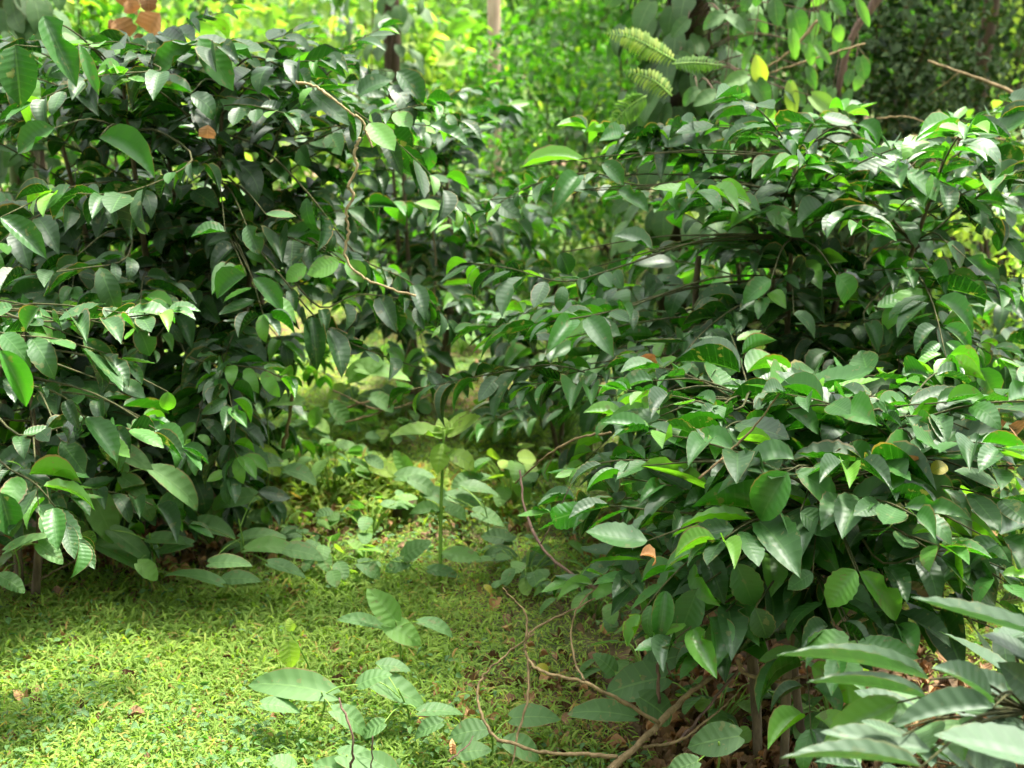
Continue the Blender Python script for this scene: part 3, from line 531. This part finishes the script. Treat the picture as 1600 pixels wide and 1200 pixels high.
# ---------------------------------------------------------------- stump, twigs, dead wood
g = G(632, 822)
st = thing('stump', 'small dark broken stump in the sunlit patch', 'stump', (g[0], g[1], gz(g[0], g[1])))
V = []; F = []; rgs = random.Random(4); ns = 14; rows = 9
for i in range(rows):
    for k in range(ns):
        a = 2 * math.pi * k / ns; hz = i / (rows - 1); r = .045 * (1.25 - .35 * hz + .25 * math.exp(-hz * 8)) * (1 + .12 * math.sin(3 * a + 1) + rgs.uniform(-.07, .07))
        top = .10 + .035 * math.sin(a * 2 + .5) + .02 * math.sin(5 * a)
        V.append((g[0] + r * math.cos(a), g[1] + r * math.sin(a), -.02 + gz(g[0], g[1]) + hz * (.09 + .012 * math.sin(a * 2 + .5) + .012 * math.sin(5 * a) + .008 * math.cos(9 * a))))
for i in range(rows - 1):
    for k in range(ns): F.append((i * ns + k, i * ns + (k + 1) % ns, (i + 1) * ns + (k + 1) % ns, (i + 1) * ns + k))
V.append((g[0], g[1], gz(g[0], g[1]) + .075)); F += [((rows - 1) * ns + k, (rows - 1) * ns + (k + 1) % ns, len(V) - 1) for k in range(ns)]
me = bpy.data.meshes.new('trunk_base'); me.from_pydata(V, [], F); me.polygons.foreach_set('use_smooth', [True] * len(F)); link('bark', me, bark_d, st)
S = Tubes(); S.add(smooth([g + np.array([-.03, 0, .02]), g + np.array([-.1, -.02, .03]), g + np.array([-.19, -.03, -.01])], 3), .016, .006, 6, .1); S.build('root', bark_d, st)

def branch(name, label, cat, parts, mat, group=None, leaves=None):
    base = P(*parts[0][0][0]); root = thing(name, label, cat, base, group)
    for i, (pts, r0, r1) in enumerate(parts):
        S = Tubes(); kr = np.random.default_rng(i + len(pts)); sp = smooth([P(*q) for q in pts], 7); sp = [q + kr.normal(0, min(r0 * .4, .0016), 3) * (0 < k_ < len(sp) - 1) for k_, q in enumerate(sp)]; S.add(sp, r0, r1, 7, .12, i, .14); S.build('limb' if i == 0 else 'twig', mat, root)
    if leaves:
        B = Leaves('dry', 2)
        for h in leaves: hero(B, None, h)
        B.build('withered_leaves', dry_l, root)
    return root
branch('fallen_branch', 'bare tan fallen branch with curling dark side twigs at bottom centre', 'branch', [
  ([(940,1215,2.5),(1010,1150,2.6),(1075,1085,2.7),(1128,1046,2.75)], .009, .0055),
  ([(1030,1130,2.62),(960,1090,2.6),(910,1065,2.6),(850,1050,2.65),(826,1030,2.7),(820,1003,2.72),(845,978,2.75),(930,935,2.8)], .005, .0022),
  ([(822,1000,2.72),(822,960,2.75),(805,940,2.75),(785,918,2.75)], .0028, .0012),
  ([(826,1030,2.7),(825,1090,2.65),(812,1140,2.62),(800,1195,2.58)], .0035, .002),
  ([(965,1182,2.54),(900,1178,2.54),(850,1175,2.55),(780,1155,2.6),(750,1110,2.65),(748,1070,2.7),(775,1035,2.72),(835,990,2.75)], .005, .002),
  ([(912,1063,2.6),(898,1030,2.65),(892,985,2.7),(905,945,2.72),(935,915,2.75)], .003, .0015),
  ([(1005,1168,2.6),(1065,1155,2.6),(1110,1120,2.65),(1150,1085,2.7)], .004, .002)], twig_t)
branch('bare_branch', 'dark bare branch running from the arching twig down into the right bush', 'branch', [([(812,735,3.3),(822,800,3.2),(850,858,3.1),(905,905,3.),(1005,952,2.85)], .0028, .0055), ([(905,905,3.),(925,918,3.),(960,880,3.)], .002, .001), ([(845,850,3.1),(872,800,3.1),(900,740,3.15)], .002, .001)], twig_d)
branch('arching_twig', 'pale arching dry twig left of the lower right bush', 'twig', [([(955,676,3.2),(900,685,3.25),(850,715,3.3),(805,755,3.4)], .0038, .0022), ([(870,700,3.28),(850,740,3.3)], .0018, .001)], twig_t)
branch('thin_stick', 'thin straight pale stick leaning above the big glossy leaf', 'stick', [([(1222,608,2.75),(1180,665,2.75),(1140,705,2.75),(1092,748,2.7)], .0018, .0032)], twig_t)
branch('dark_twig', 'dark upright crooked twig hanging under the lower right bush', 'twig', [([(1030,1098,2.7),(1028,1040,2.7),(1045,990,2.7),(1075,945,2.72)], .004, .0055), ([(1033,1020,2.7),(1050,1060,2.7)], .002, .001)], twig_d)
branch('leaning_stick', 'long grey stick leaning from the ground to the bare bush stems', 'stick', [([(1060,1160,2.6),(1110,1100,2.68),(1180,1018,2.75)], .004, .003)], twig_d)
branch('curved_twig', 'pale hooked twig curling beside the bare bush stems', 'twig', [([(1152,1030,2.6),(1165,1052,2.6),(1215,1064,2.6),(1262,1056,2.6),(1290,1042,2.6)], .005, .003)], twig_t)
branch('dead_vine', 'dry knotted vine hanging down the right side of the tall left bush', 'vine', [([(462,128,3.5),(495,135,3.5),(525,158,3.45),(548,176,3.45),(566,188,3.45),(573,208,3.45),(583,230,3.45)], .004, .003), ([(562,215,3.45),(554,238,3.45),(557,262,3.45),(545,290,3.45),(552,305,3.45),(541,330,3.45),(544,362,3.45),(540,400,3.45),(560,428,3.42),(600,448,3.4),(650,462,3.4)], .0045, .003)], straw)
branch('twig_snag', 'dry reddish twigs lying low in the gap left of centre', 'twigs', [([(530,640,4.6),(600,620,4.6),(680,600,4.6),(720,580,4.6)], .004, .002), ([(540,660,4.5),(600,640,4.5),(640,600,4.5)], .004, .002), ([(520,610,4.6),(600,640,4.6),(690,610,4.6)], .003, .002)], twig_t)
branch('upright_stick', 'orange-brown stick standing at the right foot of the tall left bush', 'stick', [([(442,700,4.1),(452,650,4.1),(462,590,4.1)], .007, .005)], twig_t)
branch('dry_stem', 'thin dry stem with withered brown leaves at the right edge', 'stem', [([(1530,760,3.),(1545,690,3.),(1556,655,3.),(1565,620,3.)], .003, .002), ([(1545,690,3.),(1590,670,3.)], .002, .001)], twig_t,
       leaves=[(1545,668,1585,690,30,3.,.6,.7), (1575,665,1610,690,34,3.,.6,.8), (1560,715,1600,730,24,3.,.6,.6), (1550,655,1530,640,14,3.,.6,.6)])
branch('bare_twig', 'long bare twig crossing the dark background at upper right', 'twig', [([(1450,95,5.5),(1520,120,5.4),(1610,155,5.3)], .005, .008), ([(1500,112,5.4),(1450,150,5.5)], .003, .0015)], twig_t)
branch('bare_twig', 'two crossing twigs between the pepper vine leaves, upper right', 'twig', [([(1195,108,5.4),(1240,75,5.4),(1280,30,5.4)], .004, .007), ([(1190,118,5.4),(1270,92,5.4),(1352,68,5.4)], .004, .004), ([(1340,72,5.4),(1360,100,5.4)], .002, .001)], twig_t)
branch('bare_twig', 'arched thin twig behind the top of the large rounded bush', 'twig', [([(1370,185,5.2),(1420,183,5.2),(1480,205,5.2),(1500,225,5.2)], .003, .002), ([(1420,212,5.2),(1480,214,5.2),(1570,218,5.2)], .005, .004)], twig_t)
branch('bare_twig', 'slanting brown branch behind the pepper vine at upper right', 'twig', [([(1385,-20,6.5),(1330,60,6.5),(1310,150,6.5)], .022, .014)], twig_d)
branch('ground_twig', 'thin dark twigs poking out at the bottom left of centre', 'twigs', [([(548,1210,2.5),(550,1150,2.5),(530,1090,2.55)], .003, .002), ([(580,1210,2.5),(582,1150,2.5)], .002, .0015), ([(700,1190,2.5),(730,1165,2.55),(740,1150,2.6)], .002, .001)], twig_d)
branch('litter_twig', 'bare twig lying along the edge of the brown litter at left', 'twig', [([(-10,920,3.6),(40,915,3.6),(90,890,3.6),(130,868,3.45)], .004, .002)], twig_t)
branch('straw_bundle', 'pile of dry straw-like stalks under the low left bush', 'straw', [([(15,735,3.9),(50,728,3.9),(85,722,3.9)], .003, .002), ([(10,745,3.9),(50,745,3.9),(80,748,3.9)], .003, .002), ([(20,720,3.9),(60,740,3.9),(80,755,3.9)], .003, .002), ([(20,755,3.9),(50,738,3.9),(75,725,3.9)], .003, .002), ([(15,728,3.85),(55,735,3.85),(90,735,3.85)], .003, .002), ([(22,765,3.85),(35,740,3.85),(45,720,3.85)], .003, .002)], twig_t)
def lone(name, label, cat, hs, kind='dry', mat=None, group=None):
    root = thing(name, label, cat, P(hs[0][0], hs[0][1], hs[0][5]), group); B = Leaves(kind, 4)
    for h in hs: hero(B, None, h)
    B.build('blade', mat or dry_l, root); return root
lone('dead_leaf', 'folded orange-brown dead leaf lying on the lower right bush', 'dead leaf', [(1398,717,1462,750,22,2.7,.7,1.)])
lone('dead_leaf', 'small yellow curled leaf beside the folded orange one', 'dead leaf', [(1455,738,1484,720,24,2.7,.7,.97)], 'coffee', coffee)
lone('dead_leaf', 'tiny orange leaf in the top of the lower right bush', 'dead leaf', [(1330,730,1358,722,11,2.65,.7,.97)], 'coffee', coffee)
lone('dead_leaf', 'narrow pale dead leaf caught left of the right bush stem', 'dead leaf', [(1000,557,1048,580,9,3.55,.6,1.)])
lone('dead_leaf', 'curled pale brown leaf at the front of the lower right bush', 'dead leaf', [(1000,868,1045,870,18,2.5,.4,1.)])
lone('dead_leaf', 'orange leaf lying on the grass above the bare twigs', 'dead leaf', [(755,915,775,925,10,3.55,.6,.97)], 'coffee', coffee)
lone('dead_leaf', 'orange leaf on the grass inside the loop of bare twigs', 'dead leaf', [(838,1040,865,1052,16,2.95,.6,.97)], 'coffee', coffee)
lone('dead_leaf', 'brown dead leaf caught high in the tall left bush', 'dead leaf', [(325,195,322,232,30,3.6,.8,.7)])
lone('dead_leaf', 'upright dry leaf stub in the bottom centre weeds', 'dead leaf', [(708,1178,706,1148,10,2.6,.8,1.)])
dc = lone('dead_leaf', 'large sunlit orange-brown leaf cluster at the top left', 'dead leaf', [(250,20,215,75,40,4.9,.7,.95), (180,30,215,88,40,4.9,.7,.9), (215,-15,180,45,45,5.0,.7,.8), (230,-10,235,30,40,5.,.7,.6), (200,0,215,38,45,4.9,.7,.9), (172,30,180,62,12,4.9,.7,.8), (180,50,200,72,20,4.9,.7,.8), (210,55,225,72,22,4.9,.6,.6)])

# ---------------------------------------------------------------- trees
def crown_leaves(B, c, r, n, L, rg, tint=(0, 1), flat=.5, clump=22, spread=.2):
    ncl = max(1, n // clump)
    d = nrm(rg.normal(0, 1, (ncl, 3))); rad = rg.uniform(.35, 1.0, (ncl, 1)) ** .6; cc = np.array(c) + d * rad * np.array(r)
    b = np.repeat(cc, clump, 0) + rg.normal(0, 1, (ncl * clump, 3)) * spread * np.mean(r) * .6
    ax = nrm(rg.normal(0, 1, b.shape) * np.array([1, 1, .5]) + np.array([0, 0, -.35])); nn = np.array([0, 0, 1.]) + rg.normal(0, flat, b.shape)
    LL = L * rg.uniform(.6, 1.2, len(b)); tc = np.repeat(rg.uniform(tint[0], tint[1], ncl), clump)
    B.add(b, ax, nn, LL, LL * rg.uniform(.4, .62, len(b)), np.clip(tc + rg.normal(0, .1, len(b)), 0, 1)); return cc
def tree(name, label, x, y, H, r, crown, nleaf, L, bmat=None, lmat=None, kind='lo', seed=0, lean=0., tint=(0, 1), group=None):
    rg = np.random.default_rng(seed); z = float(gz(x, y)); root = thing(name, label, 'tree', (x, y, z), group)
    S = Tubes(); pts = smooth([np.array([x, y, z - .1]), np.array([x + lean * .3, y, z + H * .4]), np.array([x + lean, y, z + H])], 8)
    S.add(pts, r, r * .55, 12, .07, seed, .04)
    Bt = Leaves(kind, seed); cc = []
    for (c, rr, n) in crown: cc.append(crown_leaves(Bt, np.array(c), rr, n, L, rg, tint))
    for c_ in cc:
        for q in c_[::max(1, len(c_) // 8)]:
            f = rg.uniform(.6, 1.) * (len(pts) - 1); p = pts[int(f)]
            S.add(smooth([p, p * .5 + q * .5 + np.array([0, 0, .2]), q], 3), r * .25, .01, 5)
    S.build('trunk', bmat or bark_d, root); Bt.build('crown', lmat or canopy_l, root); return root
x1 = P(1072, 100, 6.0)[0]; 
tree('shade_tree', 'dark reddish tree trunk wrapped in climbing pepper vine, right of centre', x1, 6.0, 6.5, .115, [((3.0, 9.6, 6.5), (1.5, 2.1, .8), 4200), ((.0, 5.3, 6.3), (.9, 1.0, .5), 700), ((2.5, 4.9, 6.3), (1.2, 1.2, .5), 220)], 0, .22, seed=1)  # crown clumps set above the frame to shade thicket and bushes
x2 = P(612, 40, 9.)[0]
tree('shade_tree', 'slender dark trunk with hanging creeper leaves above the gap', x2, 9., 6.5, .07, [((x2 + .4, 11.6, 6.8), (1.5, 1.2, .8), 500)], 0, .22, seed=2)
x3 = P(772, 20, 9.2)[0]
tree('shade_tree', 'pale slim trunk at top centre, bare of creepers', x3, 9.2, 7, .055, [((x3, 15., 7.6), (2, 2, 1.0), 600)], 0, .25, bark_p, seed=3)
x4 = P(25, 60, 6.2)[0]
tree('shade_tree', 'mossy trunk at the top left corner', x4, 6.2, 6.5, .10, [((-1.2, 6.6, 6.4), (1.0, 1.2, .6), 500), ((-2.4, 6.4, 6.2), (1.2, 1.2, .5), 500), ((1.2, 4.2, 6.2), (1.3, .9, .4), 240)], 0, .22, bark_m, seed=4)  # last crown clump is added out of view to shade the lawn
tree('shade_tree', 'thin shaded trunk in the dark thicket at upper right', 3.0, 8.6, 6, .06, [((4.6, 10.2, 6.2), (2.0, 2.4, .9), 5200)], 0, .22, seed=5, lean=.4)  # crown made dense above the frame to darken the thicket
tree('shade_tree', 'brown trunk at the top right corner', 3.9, 8.2, 6.5, .08, [((5.9, 9.2, 6.4), (1.2, 1.2, .8), 900), ((2.7, 3.4, 6.2), (1.1, .8, .4), 420)], 0, .22, seed=6, lean=-.3)  # second crown clump is added overhead, unseen, to shade the corner bush

def vine(label, px, pyr, d, n, seed, heroes=(), hang=0):
    rg = np.random.default_rng(seed); b = P(px, 200, d); root = thing('climbing_vine', label, 'vine', (b[0], b[1], float(gz(b[0], b[1]))))
    B = Leaves('heart', seed); T = Tubes()
    for k in range(4):
        a0 = rg.uniform(0, 6.28); pts = [np.array([b[0] + .11 * math.cos(a0 + z * 1.1), b[1] + .11 * math.sin(a0 + z * 1.1) , z]) for z in np.arange(0, 3.4, .2)]
        T.add(pts, .007, .004, 5)
    for k in range(n):
        z = rg.uniform(.4, 3.0); a = rg.uniform(-3.3, .2); r = rg.uniform(.1, .32); p = np.array([b[0] + r * math.cos(a), b[1] + r * math.sin(a), z])
        ax = np.array([math.cos(a) * .5, math.sin(a) * .5, -rg.uniform(.3, 1.2)]); nn = np.array([math.cos(a), math.sin(a), .5]) + rg.normal(0, .35, 3)
        L = rg.uniform(.09, .16); B.add(p, ax, nn, L, L * .72, rg.uniform(.0, .8))
    for k in range(hang):      # side strands
        px, py = 1120 + 230 * rg.random(), -60 + 230 * rg.random() ** 1.3; p = P(px, py, d - rg.uniform(.2, .6)); L = rg.uniform(.07, .13)
        if k % 3 == 0: T.add(smooth([p + np.array([0, .1, .5]), p + np.array([.03, .05, .2]), p], 3), .003, .002, 4)
        B.add(p, np.array([rg.uniform(-.6, .6), -.2, -1.]), nrm(CAM - p) + rg.normal(0, .4, 3), L, L * rg.uniform(.3, .7), rg.uniform(.2, .9))
    for h in heroes:
        a, ax = hero(B, T, h); T.add(smooth([np.array([b[0], b[1] - .1, a[2] - .05]), (a + b * [1, 1, 0] + np.array([0, 0, a[2]])) / 2 + np.array([0, -.05, .05]), a], 3), .004, .002, 4)
    B.build('foliage', vine_l, root); T.build('stem', twig_d, root)
for i, (x, y, cz, lab) in enumerate([(-2.6, -2.2, 3.2, 'leafy tree added unseen behind the viewer to shade the bushes, left one'), (.2, -2.8, 3.4, 'leafy tree added unseen straight behind the viewer to shade the bushes'), (2.9, -2.2, 3.2, 'leafy tree added unseen behind the viewer to shade the bushes, right one'),
        (-4.6, 1.6, 3.0, 'leafy tree added left of the clearing, out of the picture, to shade the bushes'), (4.6, 1.4, 3.0, 'leafy tree added right of the clearing, out of the picture, to shade the bushes')]):
    tree('shade_tree', lab, x, y, 6, .08, [((x, y, cz), (1.6, 1.2, 3.0), 5200)], 0, .24, seed=60 + i)  # unseen trees added to keep sky light off the bush fronts
for i, (x, y, r_, lab) in enumerate([(5.4, 12.6, (2.6, 3., 1.), 'tall unseen tree added at the back to shade the right thicket'), (8.5, 18.5, (3.6, 3.6, 1.2), 'tallest unseen tree, added far behind to shade the right thicket')]):
    tree('shade_tree', lab, x, y, 7, .11, [((x, y, 7), r_, 4200)], 0, .34, seed=70 + i)  # crowns added out of view to darken the thicket on the right
vine('pepper vine with heart-shaped grey-green leaves on the dark reddish trunk', 1072, (0, 200), 6., 420, 3, [(1130,22,1096,44,36,5.4,.6,.55), (1210,0,1215,42,30,5.4,.7,.3), (1135,27,1168,50,16,5.4,.4,.5), (1280,20,1298,50,18,5.3,.7,.75), (1340,0,1358,42,14,5.3,.7,.8), (1168,118,1130,134,42,5.3,.7,.8), (1190,127,1181,86,28,5.3,.9,1.),
   (1172,124,1208,168,28,5.3,.6,.7), (1237,48,1245,96,17,5.3,.7,.85), (1262,70,1270,105,17,5.3,.7,.8), (1275,73,1298,100,12,5.3,.6,.8), (1235,130,1240,185,22,5.3,.8,.95), (1268,150,1308,180,28,5.2,.7,.9), (1118,145,1084,166,32,5.3,.6,.5), (1262,105,1275,135,16,5.3,.7,.6), (1090,140,1065,165,30,5.4,.6,.4), (1150,150,1155,180,22,5.3,.5,.5), (1230,140,1260,165,40,5.3,.6,.4),
   (1300,0,1320,25,20,5.4,.7,.6),(1170,-5,1160,20,26,5.4,.7,.4),(1075,30,1050,60,30,5.6,.7,.35),(1060,85,1090,115,30,5.6,.7,.3)], hang=46)
vine('creeper leaves and moss covering the trunk at the top left corner', 25, (0, 100), 6.05, 300, 9)
vine('creeper with small grey-green leaves hanging on the slender dark trunk', 608, (0, 100), 8.8, 170, 5)
branch('withered_shoot', 'tall reddish dry shoot rising in the sunny gap', 'shoot', [([(678,470,5.5),(680,400,5.5),(672,330,5.5)], .005, .003)], twig_t)

# fern-like fronds
def frond(label, pts, d, L, mat, seed, tint, cat='fern', group='ferny fronds beside the vine trunk'):
    rg = np.random.default_rng(seed); q = np.array(smooth([P(x, y, dd) for x, y, dd in pts], 8)); root = thing('fern_frond', label, cat, q[0], group)
    T = Tubes(); T.add(q, .004, .0015, 5); B = Leaves('lo', seed)
    for i in range(1, len(q)):
        t = nrm(q[i] - q[i - 1]); sd = nrm(np.cross(t, nrm(CAM - q[i]) + np.array([0, 0, .6]))); s = L * math.sin(math.pi * min(.97, .15 + .85 * i / len(q))) 
        for sg in (-1, 1): B.add(q[i], sd * sg + t * .35, nrm(CAM - q[i]) * .5 + np.array([0, 0, .6]), s, s * .24, rg.uniform(*tint))
    T.build('stem', green_s, root); B.build('leaflets', mat, root)
frond('pale yellow fern frond catching sun, uppermost left of the vine trunk', [(1055,95,5.4),(1020,75,5.4),(985,58,5.4),(945,52,5.4)], 0, .07, bright_l, 1, (.6, 1))
frond('pale fern frond lit by sun just below the uppermost one', [(1050,150,5.4),(1020,125,5.4),(975,110,5.4)], 0, .06, bright_l, 2, (.6, 1))
frond('yellow-green fern frond drooping behind the top of the rounded bush', [(1010,150,5.2),(985,165,5.2),(950,200,5.2)], 0, .07, bright_l, 3, (.2, .7))
frond('green fern frond to the right of the vine trunk', [(1050,100,5.2),(1090,98,5.2),(1130,102,5.2)], 0, .05, bright_l, 4, (.1, .4))

# ---------------------------------------------------------------- background shrubs
def shrub(name, label, x, y, r, n, L, mat, seed, kind='lo', tint=(0, 1), z0=None, group='shrubs behind the coffee bushes', clump=30):
    rg = np.random.default_rng(seed); z = float(gz(x, y)); root = thing(name, label, 'shrub', (x, y, z), group)
    B = Leaves(kind, seed); S = Tubes(); cz = z + (z0 if z0 is not None else r[2] * .9)
    cc = crown_leaves(B, (x, y, cz), r, n, L, rg, tint, clump=clump)
    for q in cc[::max(1, len(cc) // 14)]:
        b = np.array([x + rg.uniform(-.1, .1), y + rg.uniform(-.1, .1), z]); S.add(smooth([b, b * .4 + q * .6 + np.array([0, 0, .1]), q], 3), .012, .004, 5)
    S.build('stem', bark_d, root); B.build('foliage', mat, root); return root
def bx(px, y): return float(P(px, 200, y)[0])
SH = [ # px, y, r, n, L, mat, tint, label
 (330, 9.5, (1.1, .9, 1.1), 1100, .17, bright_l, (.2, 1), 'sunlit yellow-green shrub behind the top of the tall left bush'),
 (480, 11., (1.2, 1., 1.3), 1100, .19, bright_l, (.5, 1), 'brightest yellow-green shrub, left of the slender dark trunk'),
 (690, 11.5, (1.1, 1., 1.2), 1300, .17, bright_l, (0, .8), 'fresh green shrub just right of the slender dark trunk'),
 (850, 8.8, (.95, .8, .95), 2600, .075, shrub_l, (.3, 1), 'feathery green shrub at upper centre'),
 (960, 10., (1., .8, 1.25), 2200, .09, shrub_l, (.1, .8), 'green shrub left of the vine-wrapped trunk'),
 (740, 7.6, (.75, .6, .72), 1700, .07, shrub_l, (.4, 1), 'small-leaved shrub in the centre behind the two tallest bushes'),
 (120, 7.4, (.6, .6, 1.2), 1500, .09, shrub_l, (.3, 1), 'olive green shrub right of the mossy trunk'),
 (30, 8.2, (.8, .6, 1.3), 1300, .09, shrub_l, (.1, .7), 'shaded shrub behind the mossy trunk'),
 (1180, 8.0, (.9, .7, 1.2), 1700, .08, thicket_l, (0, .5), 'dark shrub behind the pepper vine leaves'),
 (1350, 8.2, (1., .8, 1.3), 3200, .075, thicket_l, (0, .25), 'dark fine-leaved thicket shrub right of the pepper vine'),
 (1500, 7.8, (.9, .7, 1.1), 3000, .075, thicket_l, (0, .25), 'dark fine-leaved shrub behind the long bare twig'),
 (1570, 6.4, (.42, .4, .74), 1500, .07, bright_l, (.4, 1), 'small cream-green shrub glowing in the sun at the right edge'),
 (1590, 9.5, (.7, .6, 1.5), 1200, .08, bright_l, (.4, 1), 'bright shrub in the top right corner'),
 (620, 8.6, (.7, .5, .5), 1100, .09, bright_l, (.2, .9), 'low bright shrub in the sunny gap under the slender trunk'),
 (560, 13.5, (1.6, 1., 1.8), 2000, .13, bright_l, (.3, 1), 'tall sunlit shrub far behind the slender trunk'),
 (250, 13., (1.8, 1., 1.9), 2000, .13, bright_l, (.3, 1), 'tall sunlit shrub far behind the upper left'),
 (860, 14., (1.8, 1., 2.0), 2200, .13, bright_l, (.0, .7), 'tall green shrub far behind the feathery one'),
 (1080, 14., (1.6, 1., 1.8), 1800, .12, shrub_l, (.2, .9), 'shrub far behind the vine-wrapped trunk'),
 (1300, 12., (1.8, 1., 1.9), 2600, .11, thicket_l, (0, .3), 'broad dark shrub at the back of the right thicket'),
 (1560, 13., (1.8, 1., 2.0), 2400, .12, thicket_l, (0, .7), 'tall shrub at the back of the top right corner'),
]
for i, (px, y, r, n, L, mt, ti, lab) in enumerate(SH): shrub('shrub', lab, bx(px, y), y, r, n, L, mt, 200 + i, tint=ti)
# far wood
def wood():
    rg = np.random.default_rng(77); B = Leaves('lo', 7); S = Tubes()
    for k in range(46):
        y = rg.uniform(19, 34); x = rg.uniform(-.62, .62) * y; z = float(gz(x, y)); h = rg.uniform(1.6, 3.4)
        crown_leaves(B, (x, y, z + h * .8), (rg.uniform(1.4, 2.4), 1.4, h), 1300, .24, rg, (.0, 1), clump=20)
        S.add([np.array([x, y, z - .2]), np.array([x + .1, y, z + 1.5]), np.array([x + rg.uniform(-.4, .4), y, z + h + 1])], .09, .04, 6)
    o = B.build('far_wood', shrub_l); tag(o, 'far green undergrowth and small trees closing the view', 'wood', kind='stuff')
    s = S.build('trunks', bark_d, o)
wood()
